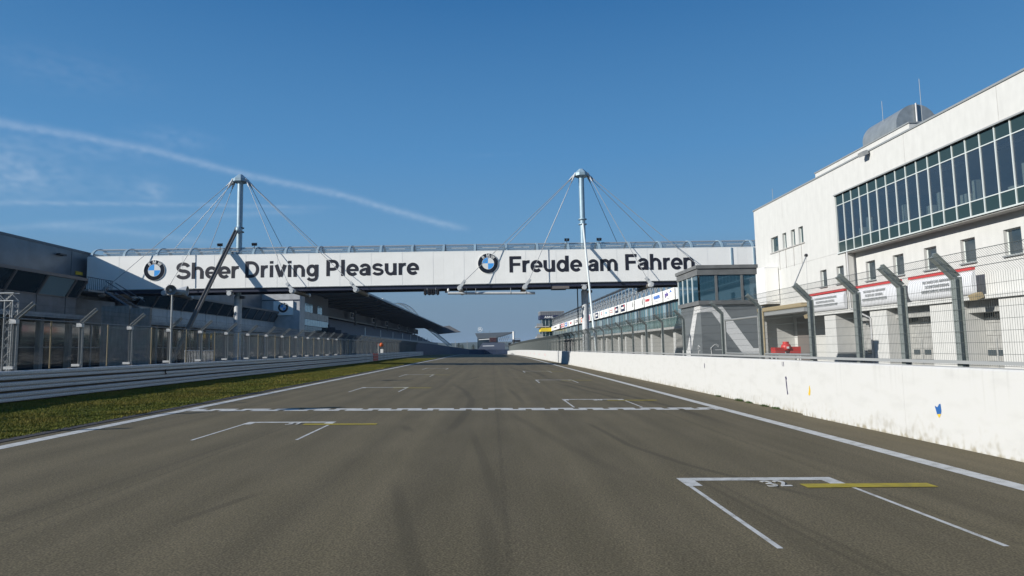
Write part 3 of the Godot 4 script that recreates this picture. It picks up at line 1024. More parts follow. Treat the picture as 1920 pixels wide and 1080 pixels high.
func footbridge() -> void:
	var br := thing("footbridge", "white clad footbridge with two slogans and round emblems spanning the track", "bridge", Vector3(-6, 7.6, -63.6))
	var y0 := 8.03
	var y1 := 11.20
	# cladding panels front and back, one metre each
	var x := -38.55
	var i := 0
	while x < 33.0:
		bb(br, "cladding_panel", Vector3(x + 0.002, y0 + 0.004 * (i % 2), -62.06), Vector3(x + 0.998, y1, -62.0 + 0.004 * ((i * 7) % 3)), M.white_panel if (i * 5) % 3 else M.white_panel_b)
		x += 1.0
		i += 1
	bb(br, "rear_cladding", Vector3(-38.5, y0, -65.2), Vector3(33.5, y1, -65.14), M.white_panel)
	bb(br, "end_panel", Vector3(-38.56, y0, -65.1), Vector3(-38.5, y1, -62.1), M.white_panel)
	# deck, edge girders, joints
	bb(br, "deck", Vector3(-40.5, 7.98, -65.1), Vector3(33.4, 8.25, -62.1), M.navy)
	bb(br, "girder", Vector3(-38.0, 7.62, -62.42), Vector3(33.0, 7.975, -62.08), M.navy)
	bb(br, "girder", Vector3(-38.0, 7.62, -65.12), Vector3(33.0, 7.975, -64.78), M.navy)
	bb(br, "flashing", Vector3(-37.6, 7.965, -62.0), Vector3(33.0, 8.022, -61.93), M.galvanised)
	bb(br, "top_rail", Vector3(-38.5, 11.204, -62.1), Vector3(33.0, 11.26, -61.99), M.white_panel)
	for xx in [23.85, 26.1]:
		bb(br, "joint_cover", Vector3(xx - 0.07, 7.7, -61.985), Vector3(xx + 0.07, 11.2, -61.93), M.steel_blue)
	# arched canopy: hoops every 3.06 m, clear sheets, rails, strip lamps
	var zc := -63.6
	var hw := 1.5
	var arc := func(t: float, g: float) -> Vector3: return Vector3(0, 11.18 + (0.92 + g) * sin(t), zc + (hw + g) * cos(t))
	var hb := MB.new()
	for k in 18:
		var t0 := PI * k / 18.0
		var t1 := PI * (k + 1) / 18.0
		var a0: Vector3 = arc.call(t0, 0.0)
		var a1: Vector3 = arc.call(t1, 0.0)
		var c0: Vector3 = arc.call(t0, 0.10)
		var c1: Vector3 = arc.call(t1, 0.10)
		var s := Vector3(0.11, 0, 0)
		hb.face(c0 - s, c0 + s, c1 + s, c1 - s, c0 - Vector3(0, 11, zc))
		hb.face(a0 - s, a0 + s, a1 + s, a1 - s, Vector3(0, 11, zc) - a0)
		hb.face(a0 - s, c0 - s, c1 - s, a1 - s, -s)
		hb.face(a0 + s, c0 + s, c1 + s, a1 + s, s)
	var hoop := hb.done()
	var pb := MB.new()
	for k in 14:
		var a: Vector3 = arc.call(PI * k / 14.0, 0.03)
		var c: Vector3 = arc.call(PI * (k + 1) / 14.0, 0.03)
		pb.face(a + Vector3(0.1, 0, 0), c + Vector3(0.1, 0, 0), c + Vector3(2.96, 0, 0), a + Vector3(2.96, 0, 0), a - Vector3(0, 11, zc))
	var sheet := pb.done()
	var n := 23
	for k in n:
		var hx := -38.2 + 3.06 * k
		put(br, "hoop", hoop, M.steel_blue, Vector3(hx, 0, 0))
		if k < n - 1:
			put(br, "canopy_sheet", sheet, M.canopy_glass, Vector3(hx, 0, 0))
			bb(br, "strip_lamp", Vector3(hx + 0.75, 11.62, -62.75), Vector3(hx + 2.3, 11.70, -62.62), M.lamp_white)
	for q in [[0.5, 0.05, 0.045], [0.30, 0.05, 0.03], [0.70, 0.05, 0.03]]:
		var a: Vector3 = arc.call(PI * q[0], q[1])
		cyl(br, "canopy_rail", a + Vector3(-38.2, 0, 0), a + Vector3(-38.2 + 3.06 * (n - 1), 0, 0), q[2], M.frame_grey)
	for s in [-1, 1]:
		cyl(br, "handrail", Vector3(-38.2, 11.42, zc + s * 1.25), Vector3(29.0, 11.42, zc + s * 1.25), 0.03, M.frame_grey)
	# slogans and emblems
	for q in [["Sheer", -30.10, -24.24, 8.95], ["Driving", -23.60, -16.61, 8.98], ["Pleasure", -15.86, -7.02, 9.0], ["Freude", 1.86, 8.9, 9.07], ["am", 9.60, 12.47, 9.07], ["Fahren", 13.25, 20.14, 9.11]]:
		slogan(br, q[0], M.ink, Vector3(q[1], q[3], -61.992), q[2] - q[1], 1.58)
	emblem(br, Vector3(-32.18, 9.83, -62.0), 0.99)
	emblem(br, Vector3(-0.22, 10.0, -62.0), 0.99)
	# cross tubes that carry the cable anchors
	for q in [[-36.5, -24.85], [-30.7, -24.85], [-18.8, -24.85], [-12.8, -24.85], [-2.95, 9.4], [3.3, 9.4], [15.5, 9.4], [22.0, 9.4]]:
		var an := part(br, "cable_anchor")
		var ax: float = q[0]
		var lean := signf(q[1] - ax)
		cyl(an, "cross_tube", Vector3(ax, 7.55, -61.3), Vector3(ax, 7.55, -65.9), 0.24, M.strut_grey)
		for s in [1.0, -1.0]:
			var zz: float = -63.6 + s * 2.55
			var c := Vector3(ax, 7.62, zz)
			var so := MB.new()
			so.rod(c + Vector3(0, -0.08, -0.28), c + Vector3(0, -0.08, 0.2), 0.25, 14)
			so.rod(c + Vector3(0, -0.08, 0.2), c + Vector3(0, -0.08, 0.3), 0.17, 14)
			msh(an, "socket", so.done(), M.steel_light)
			var d := Vector3(lean * 0.62, 0.78, 0).normalized()
			var lug := MB.new()
			var side := Vector3(0, 0, 1)
			for w in [-0.14, 0.14]:
				lug.box(c + d * 0.42 + side * w, Vector3(0.26, 0.85, 0.07), Basis(d.cross(side), d, side))
			lug.rod(c + d * 0.6 - side * 0.22, c + d * 0.6 + side * 0.22, 0.09)
			msh(an, "clevis", lug.done(), M.steel_light)
	for mx in [-24.85, 9.4]:
		cyl(br, "bearing", Vector3(mx - 0.25, 7.5, -62.6), Vector3(mx - 0.25, 7.5, -61.95), 0.22, M.steel_light)
		bx(br, "bearing_plate", Vector3(mx - 0.25, 7.74, -62.3), Vector3(0.6, 0.06, 0.5), M.steel_light)
	# items hung from the bridge
	var sg := thing("signal_lights", "black cluster of signal lamps hanging under the middle of the footbridge", "signal lights", Vector3(-5.8, 7.62, -62.2))
	bb(sg, "housing", Vector3(-6.5, 7.08, -62.3), Vector3(-6.2, 7.62, -62.05), M.black)
	bb(sg, "housing", Vector3(-6.14, 7.05, -62.3), Vector3(-5.38, 7.62, -62.05), M.black)
	bb(sg, "housing", Vector3(-5.3, 7.08, -62.3), Vector3(-5.0, 7.62, -62.05), M.black)
	for hx in [-6.17, -5.34]:
		bb(sg, "hanger", Vector3(hx - 0.025, 7.1, -62.12), Vector3(hx + 0.025, 7.7, -62.03), M.galvanised)
	for c in 5:
		for r in 3:
			var lx: float = [-6.35, -6.0, -5.76, -5.52, -5.15][c]
			cyl(sg, "lamp_hood", Vector3(lx, 7.17 + 0.17 * r, -62.05), Vector3(lx, 7.16 + 0.17 * r, -61.93), 0.075, M.black)
	for c in 4:
		put(sg, "lower_lamp", usph, M.black, Vector3([-6.35, -5.95, -5.6, -5.15][c], 7.06, -62.15), Basis.from_scale(Vector3(0.1, 0.08, 0.1)))
	var tb := thing("camera_rail", "long pale tube slung under the footbridge below the emblem", "rail", Vector3(0.1, 7.1, -61.8))
	cyl(tb, "tube", Vector3(-4.15, 7.13, -61.8), Vector3(4.3, 7.0, -61.8), 0.13, M.steel_light)
	for hx in [-2.4, -1.5, 1.9, 3.4]:
		cyl(tb, "clamp", Vector3(hx, 7.098 - 0.0154 * hx - 0.02, -61.8), Vector3(hx + 0.08, 7.097 - 0.0154 * hx - 0.02, -61.8), 0.15, M.frame_grey)
		cyl(tb, "hanger", Vector3(hx + 0.04, 7.1, -61.85), Vector3(hx + 0.04, 7.7, -62.2), 0.025, M.cable)
	var cm := thing("track_camera", "small white camera hanging under the bridge at the tube's end", "camera", Vector3(-4.15, 7.4, -62.1))
	put(cm, "housing", usph, M.lamp_white, Vector3(-4.12, 7.46, -62.1), Basis.from_scale(Vector3(0.11, 0.18, 0.11)))
	cyl(cm, "stem", Vector3(-4.1, 7.5, -62.15), Vector3(-4.1, 7.75, -62.2), 0.03, M.frame_grey)
	bb(cm, "lens_box", Vector3(-4.45, 7.2, -62.2), Vector3(-4.25, 7.36, -62.0), M.black)
	bb(cm, "lower_mount", Vector3(-4.25, 7.22, -62.15), Vector3(-4.02, 7.34, -62.05), M.frame_grey)
	var dp := thing("display_box", "flat dark display box under the bridge left of the slim column", "display", Vector3(6.7, 7.62, -62.2))
	bb(dp, "case", Vector3(5.9, 7.30, -62.5), Vector3(7.35, 7.62, -62.0), M.black)
	bb(dp, "cover", Vector3(6.0, 7.40, -61.99), Vector3(7.65, 7.66, -61.9), M.frame_brown)
	# spotlights on the canopy
	var spots := [[-23.9, "twin spotlights on the canopy left of the slanted strut top"], [-20.8, "twin spotlights on the canopy right of the left mast"], [7.6, "twin spotlights on the canopy left of the right mast"], [10.8, "twin spotlights on the canopy right of the right mast"]]
	spots[0][0] = -26.2
	spots[1][0] = -22.9
	for q in spots:
		var sx: float = q[0]
		var sp := thing("spotlight", q[1], "spotlight", Vector3(sx, 11.9, -62.5), "spotlights on the bridge canopy")
		cyl(sp, "stem", Vector3(sx, 11.6, -62.4), Vector3(sx, 12.2, -62.4), 0.03, M.black)
		for s in [-0.13, 0.13]:
			var hd := MB.new()
			hd.box(Vector3(sx + s, 12.26, -62.35), Vector3(0.2, 0.2, 0.22), Basis(Vector3.RIGHT, 0.5))
			hd.box(Vector3(sx + s, 12.38, -62.32), Vector3(0.23, 0.03, 0.3), Basis(Vector3.RIGHT, 0.35))
			msh(sp, "head", hd.done(), M.black)


func masts() -> void:
	var z := -63.6
	for k in 2:
		var x: float = [-24.85, 9.4][k]
		var g: float = [0.45, -0.2][k]
		var m := thing("bridge_mast", ["pale blue cable mast rising through the left half of the footbridge", "pale blue cable mast rising through the right half of the footbridge"][k], "mast", Vector3(x, g, z), "masts of the footbridge")
		var top := 18.75 if k == 0 else 18.95
		cyl(m, "pole", Vector3(x, g, z), Vector3(x, 7.3, z), 0.36, M.steel_light if k == 1 else M.steel_light)
		cyl(m, "pole", Vector3(x, 7.3, z), Vector3(x, top, z), 0.275, M.steel_blue)
		# faceted cap with lugs
		var hb := MB.new()
		for i in 8:
			var a0 := TAU * (i + 0.5) / 8.0
			var a1 := TAU * (i + 1.5) / 8.0
			var p := func(a: float, r: float, y: float) -> Vector3: return Vector3(x + cos(a) * r, y, z + sin(a) * r)
			hb.face(p.call(a0, 0.74, top + 0.05), p.call(a1, 0.74, top + 0.05), p.call(a1, 0.72, top + 0.34), p.call(a0, 0.72, top + 0.34), Vector3(cos(a0), 0, sin(a0)))
			hb.face(p.call(a0, 0.72, top + 0.34), p.call(a1, 0.72, top + 0.34), p.call(a1, 0.22, top + 0.80), p.call(a0, 0.22, top + 0.80), Vector3(cos(a0), 1, sin(a0)))
			hb.face(p.call(a0, 0.22, top + 0.80), p.call(a1, 0.22, top + 0.80), p.call(a1, 0.0, top + 0.82), p.call(a0, 0.0, top + 0.82), Vector3.UP)
			hb.face(p.call(a0, 0.74, top + 0.05), p.call(a1, 0.74, top + 0.05), p.call(a1, 0.3, top - 0.12), p.call(a0, 0.3, top - 0.12), Vector3.DOWN)
		msh(m, "head", hb.done(), M.steel_blue)
		for cy in ([14.15, 13.75] if k == 0 else [14.55, 14.05]):
			cyl(m, "collar", Vector3(x, cy - 0.04, z), Vector3(x, cy + 0.04, z), 0.44, M.strut_grey if k == 0 else M.steel_blue)
		# stay cables, front and rear
		var ax: Array = [[-36.5, -30.7, -18.8, -12.8], [-2.95, 3.3, 15.5, 22.0]][k]
		for q in ax:
			for s in [1.0, -1.0]:
				var d := Vector3(q - x, 7.95 - top, s * 2.55)
				var h := Vector3(d.x, 0, d.z).normalized()
				var a := Vector3(x, top + 0.1, z) + h * 0.78
				var e := Vector3(q + signf(x - q) * 0.35, 8.1, z + s * 2.55)
				var lug := MB.new()
				var dd := (e - a).normalized()
				lug.tube(a - dd * 0.25, a + dd * 0.30, 0.10, 0.10)
				lug.tube(a + dd * 0.30, a + dd * 0.75, 0.09, 0.045)
				msh(m, "cable_socket", lug.done(), M.steel_light)
				cyl(m, "cable", a + dd * 0.7, e, 0.027, M.cable)
		# raking strut to the ground in front
		if k == 0:
			var s0 := Vector3(-24.95, 14.0, -63.25)
			var s1 := Vector3(-27.05, 0.45, -54.65)
			var b := MB.new()
			var dy := (s0 - s1).normalized()
			var sx := dy.cross(Vector3(0, 0, 1)).normalized()
			var bs := Basis(sx, dy, sx.cross(dy))
			var L := (s0 - s1).length()
			for o in [-0.13, 0.13]:
				b.box((s0 + s1) * 0.5 + sx * o, Vector3(0.05, L, 0.30), bs)
			b.box((s0 + s1) * 0.5, Vector3(0.24, L, 0.06), bs)
			msh(m, "strut", b.done(), M.strut_grey)
			put(m, "strut_hinge", usph, M.steel_blue, s0 + Vector3(0.15, -0.1, 0), Basis.from_scale(Vector3(0.3, 0.35, 0.3)))
		else:
			cyl(m, "strut", Vector3(9.38, 14.0, -63.2), Vector3(8.95, 0.0, -54.4), 0.10, M.mullion)
			cyl(m, "drain_pipe", Vector3(8.78, 0.0, -64.4), Vector3(8.78, 7.7, -64.4), 0.055, M.black)
		bx(m, "bracket", Vector3(x + 0.5, 7.2, z + 0.2), Vector3(0.4, 0.25, 0.4), M.black)
		bx(m, "foot", Vector3(x, g + 0.2, z), Vector3(1.1, 0.4, 1.1), M.concrete)


# ------------------------------------------------------------------ left: race control building, stand
func race_building() -> void:
	var X := -39.0
	var g := 0.5
	var rb := thing("race_control_building", "long grey metal clad building with slanted window band left of the bridge", "building", Vector3(X, g, -60))
	# upper wall panels, 6 m wide, and roof edge
	var z := 20.0
	while z > -110.0:
		var zn := maxf(z - 10.05, -110.0)
		bb(rb, "wall_panel", Vector3(X - 0.3, 7.3, z - 0.03), Vector3(X, 11.6, zn + 0.03), M.cladding)
		z = zn
	bb(rb, "roof", Vector3(X - 22, 11.55, 20), Vector3(X - 0.02, 11.64, -110), M.roof_dark)
	bb(rb, "roof_edge", Vector3(X - 0.1, 11.602, 20), Vector3(X + 0.06, 11.80, -110), M.roof_dark)
	bb(rb, "rear_wall", Vector3(X - 22, g, 20), Vector3(X - 21.8, 11.5, -110), M.cladding)
	bb(rb, "end_wall", Vector3(X - 21.7, g, 20.02), Vector3(X - 0.4, 11.5, 19.8), M.cladding)
	# ground floor wall and columns
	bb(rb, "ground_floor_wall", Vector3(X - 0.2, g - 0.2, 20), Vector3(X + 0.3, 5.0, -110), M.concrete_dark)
	var zg := -36.0
	while zg > -109.0:
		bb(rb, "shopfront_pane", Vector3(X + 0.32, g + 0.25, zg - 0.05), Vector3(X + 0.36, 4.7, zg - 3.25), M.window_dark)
		bb(rb, "shopfront_post", Vector3(X + 0.31, g - 0.15, zg - 3.26), Vector3(X + 0.42, 4.8, zg - 3.44), M.frame_grey)
		bb(rb, "shopfront_rail", Vector3(X + 0.37, 2.55, zg - 0.05), Vector3(X + 0.41, 2.65, zg - 3.25), M.frame_grey)
		zg -= 3.4
	# two runs of slanted glazing with parapets and slabs
	for run in [[18.0, -58.0], [-67.5, -110.0]]:
		var za: float = run[0]
		var zb: float = run[1]
		bb(rb, "floor_slab", Vector3(X, 4.95, za), Vector3(X + 3.3, 5.32, zb), M.slab_light)
		bb(rb, "ledge", Vector3(X, 8.42, za), Vector3(X + 3.05, 8.68, zb), M.frame_brown)
		bb(rb, "interior_wall", Vector3(X + 0.02, 5.35, za), Vector3(X + 0.3, 8.4, zb), M.dark_room)
		var zz := za
		while zz > zb + 0.5:
			var w := 3.55 if za > 0 else 3.27
			var ze := maxf(zz - w, zb)
			bb(rb, "parapet_panel", Vector3(X + 2.0, 5.33, zz - 0.05), Vector3(X + 2.12, 6.86, ze + 0.05), M.parapet_grey if za > 0 else M.cladding_light)
			var win := part(rb, "window")
			var b := MB.new()
			var t0 := Vector3(X + 2.95, 8.4, 0)
			var b0 := Vector3(X + 2.1, 6.9, 0)
			var dz := Vector3(0, 0, 1)
			b.face(b0 + dz * (zz - 0.12), b0 + dz * (ze + 0.12), t0 + dz * (ze + 0.12), t0 + dz * (zz - 0.12), Vector3(1, -0.4, 0))
			var pale := za > 0 and zz < -51.0 and zz > -54.6
			msh(win, "pane", b.done(), M.window_pale if pale else M.window_dark)
			var mb := MB.new()
			var dir := (t0 - b0).normalized()
			var bs := Basis(dir.cross(dz), dir, dz)
			mb.box((t0 + b0) * 0.5 + dz * ze + Vector3(0.03, 0, 0), Vector3(0.16, 1.78, 0.20), bs)
			msh(win, "mullion", mb.done(), M.frame_brown)
			bb(win, "sill", Vector3(X + 2.0, 6.86, zz), Vector3(X + 2.2, 6.93, ze), M.frame_brown)
			if za < 0 or zz < -40.0:
				bb(rb, "column", Vector3(X + 2.3, g - 0.2, zz - 0.2), Vector3(X + 2.7, 4.95, zz + 0.2), M.concrete)
			zz = ze
	# stair landing and railing by the bridge end
	bb(rb, "landing", Vector3(X, 7.55, -58.2), Vector3(X + 3.0, 7.75, -67.3), M.frame_grey)
	var rl := MB.new()
	for i in 14:
		rl.rod(Vector3(X + 2.9, 7.7, -58.3 - i * 0.28), Vector3(X + 2.9, 8.85, -58.3 - i * 0.28), 0.02, 5)
	rl.rod(Vector3(X + 2.9, 8.85, -58.2), Vector3(X + 2.9, 8.85, -62.0), 0.03, 6)
	stuff(msh(rb, "railing", rl.done(), M.black))
	var stb := MB.new()
	for i in 9:
		stb.box(Vector3(X + 4.0 + i * 0.28, 7.4 - i * 0.18, -60.5), Vector3(0.3, 0.05, 1.4))
	for s in [-0.75, 0.75]:
		stb.rod(Vector3(X + 3.6, 7.6, -60.5 + s), Vector3(X + 6.4, 5.8, -60.5 + s), 0.12, 6)
		stb.rod(Vector3(X + 3.6, 8.6, -60.5 + s), Vector3(X + 6.4, 6.8, -60.5 + s), 0.04, 6)
	msh(rb, "stairs", stb.done(), M.roof_dark)
	bb(rb, "wall_lamp", Vector3(X + 0.0, 10.9, -59.2), Vector3(X + 0.35, 11.05, -58.3), M.black)
	bb(rb, "sign_plate", Vector3(X + 0.02, 9.45, -62.0), Vector3(X + 0.08, 9.75, -61.0), M.paint_yellow)
	# end block with a square emblem board
	bb(rb, "end_block", Vector3(X - 6, g - 0.2, -110.0), Vector3(X + 6.4, 13.2, -113.0), M.cladding_light)
	bb(rb, "block_joint", Vector3(X + 0.1, 10.55, -109.99), Vector3(X + 6.4, 10.70, -109.9), M.navy)
	# glazed bay behind the block
	bb(rb, "bay_core", Vector3(X, g, -113.02), Vector3(X + 5.9, 12.4, -131), M.stand_dark)
	for i in 11:
		var w := 1.62
		var z0 := -113.1 - i * w
		if i not in [4, 5, 8, 9, 10]:
			bb(rb, "bay_window", Vector3(X + 5.92, 8.9, z0), Vector3(X + 5.98, 10.5, z0 - w + 0.08), M.window_pale)
		bb(rb, "bay_panel", Vector3(X + 5.92, 7.7, z0), Vector3(X + 6.0, 8.85, z0 - w + 0.08), M.cladding_light)
		bb(rb, "bay_window", Vector3(X + 5.92, 6.5, z0), Vector3(X + 5.98, 7.62, z0 - w + 0.08), M.window_pale)
		bb(rb, "bay_window", Vector3(X + 5.92, 5.3, z0), Vector3(X + 5.98, 6.42, z0 - w + 0.08), M.window_coat)

	var eb := thing("emblem_board", "square white board with a round emblem on the grey end block", "sign", Vector3(-34.5, 8.6, -109.8))
	bb(eb, "board", Vector3(-36.95, 8.05, -109.97), Vector3(-33.65, 10.45, -109.75), M.white_panel)
	emblem(eb, Vector3(-35.3, 9.35, -109.76), 0.86)

	var sw := thing("stair_walls", "two plain concrete stair walls below the left end of the footbridge", "wall", Vector3(-31, 0.5, -56))
	bb(sw, "wall", Vector3(-33.2, 0.4, -56.0), Vector3(-30.9, 6.0, -55.6), M.concrete)
	bb(sw, "wall", Vector3(-30.85, 0.4, -56.0), Vector3(-29.2, 5.75, -55.7), M.concrete)
	bb(sw, "side_wall", Vector3(-33.2, 0.4, -60.0), Vector3(-32.9, 6.0, -56.1), M.concrete)
	# low concrete wall and terrace behind the fence
	var tw := thing("terrace_wall", "weathered concrete wall behind the debris fence under the terraces", "wall", Vector3(-24, 0.4, -100))
	var z2 := -62.0
	while z2 > -330.0:
		bb(tw, "wall_bay", Vector3(-26.6, 0.2, z2), Vector3(-26.2, 3.55, z2 - 5.9), M.concrete)
		bb(tw, "pier", Vector3(-26.2, 0.2, z2 - 5.9), Vector3(-25.95, 3.7, z2 - 6.3), M.slab_light)
		z2 -= 6.3
	bb(tw, "coping", Vector3(-27.2, 3.71, -62), Vector3(-25.9, 3.95, -330), M.slab_light)


func grandstand() -> void:
	var gs := thing("grandstand", "long dark covered grandstand with a huge cantilever roof beyond the footbridge", "grandstand", Vector3(-30, 0.4, -225))
	var za := -131.2
	var zb := -318.0
	bb(gs, "rear_wall", Vector3(-39.5, 0.3, za), Vector3(-39.0, 12.4, zb), M.stand_dark)
	# tiers
	for i in 9:
		bb(gs, "tier", Vector3(-28.0 - i * 1.2, 0.5, za), Vector3(-26.85 - i * 1.2, 4.3 + i * 0.58, zb), M.seat_blue)
	bb(gs, "parapet", Vector3(-26.7, 3.96, za), Vector3(-26.5, 5.0, zb), M.cladding)
	bb(gs, "press_box", Vector3(-38.95, 9.6, za), Vector3(-36.2, 11.6, zb), M.stand_dark)
	bb(gs, "walkway_edge", Vector3(-36.4, 9.35, za), Vector3(-36.1, 9.58, zb), M.frame_grey)
	# roof: underside panels, fascia, ribs
	var b := MB.new()
	var r := [Vector3(-40, 12.4, 0), Vector3(-24.0, 12.75, 0), Vector3(-24.0, 13.0, 0), Vector3(-40, 12.9, 0)]
	for i in 4:
		var p: Vector3 = r[i]
		var q: Vector3 = r[(i + 1) % 4]
		b.face(p + Vector3(0, 0, -113.5), q + Vector3(0, 0, -113.5), q + Vector3(0, 0, zb), p + Vector3(0, 0, zb), (p + q) * 0.5 - Vector3(-32, 12.75, 0))
	b.face(r[0] + Vector3(0, 0, -113.5), r[1] + Vector3(0, 0, -113.5), r[2] + Vector3(0, 0, -113.5), r[3] + Vector3(0, 0, -113.5), Vector3(0, 0, 1))
	b.face(r[0] + Vector3(0, 0, zb), r[1] + Vector3(0, 0, zb), r[2] + Vector3(0, 0, zb), r[3] + Vector3(0, 0, zb), Vector3(0, 0, -1))
	msh(gs, "roof", b.done(), M.stand_dark)
	bb(gs, "fascia", Vector3(-24.0, 12.7, -113.5), Vector3(-23.85, 13.05, zb), M.cladding)
	bb(gs, "end_fascia", Vector3(-40, 12.98, -113.3), Vector3(-24.0, 13.25, -113.1), M.white_panel)
	var z := -119.0
	while z > zb:
		bx(gs, "roof_rib", Vector3(-32, 12.38, z), Vector3(15.5, 0.35, 0.3), M.roof_dark)
		z -= 9.0
	for q in [-161.0, -190.0, -214.0, -242.0, -268.0, -292.0]:
		var sc := part(gs, "screen")
		bb(sc, "frame", Vector3(-34.9, 9.9, q - 1.8), Vector3(-34.7, 11.3, q + 1.8), M.cladding_light)
		bb(sc, "display", Vector3(-34.69, 10.1, q - 1.5), Vector3(-34.66, 11.1, q + 1.5), M.window_dark)
		cyl(gs, "column", Vector3(-36.0, 5.0, q - 10), Vector3(-36.0, 12.35, q - 10), 0.25, M.roof_dark)
	for i in 9:
		cyl(gs, "terrace_pole", Vector3(-26.6, 4.9, -136.0 - i * 19.0), Vector3(-26.6, 6.6, -136.0 - i * 19.0), 0.09, M.lamp_white)
	# arched lattice on the roof
	var ar := MB.new()
	var N := 22
	for i in N:
		var t0 := float(i) / N
		var t1 := float(i + 1) / N
		var p := func(t: float, s: float) -> Vector3: return Vector3(-27.0 + s, 13.0 + 2.3 * sin(PI * t), lerpf(-158.0, -232.0, t))
		ar.tube(p.call(t0, 0), p.call(t1, 0), 0.11, 0.11, 6)
		ar.tube(p.call(t0, 1.6), p.call(t1, 1.6), 0.12, 0.12, 6)
		ar.tube(p.call(t0, 0), p.call(t1, 1.6), 0.07, 0.07, 5)
	msh(gs, "roof_arch", ar.done(), M.mullion)
	bb(gs, "roof_light", Vector3(-25.6, 13.1, -150), Vector3(-25.2, 13.9, -186), M.white_panel)
	# far end: lower roof wing and stair lattice
	var w := MB.new()
	w.prism(PackedVector2Array([Vector2(-33.5, 12.38), Vector2(-24.0, 12.95), Vector2(-20.9, 13.4), Vector2(-15.3, 10.2), Vector2(-26.5, 9.3)]), Vector3(0, 0, -318.3), Vector3(1, 0, 0), Vector3(0, 1, 0), Vector3(0, 0, -7))
	msh(gs, "end_wing", w.done(), M.stand_dark)
	var s := MB.new()
	for o in [Vector3(0, 0, 0), Vector3(1.7, 0.3, 0)]:
		s.tube(Vector3(-31.4, 11.6, -317) + o, Vector3(-21.2, 3.2, -317) + o, 0.2, 0.2, 6)
	for i in 14:
		var t := i / 14.0
		var a := Vector3(-31.4, 11.6, -317).lerp(Vector3(-21.2, 3.2, -317), t)
		s.tube(a, a + Vector3(2.3, 0.0, 0), 0.12, 0.12, 5)
		s.tube(a, a + Vector3(1.7, 0.3, 0), 0.10, 0.10, 5)
	msh(gs, "end_stairs", s.done(), M.mullion)


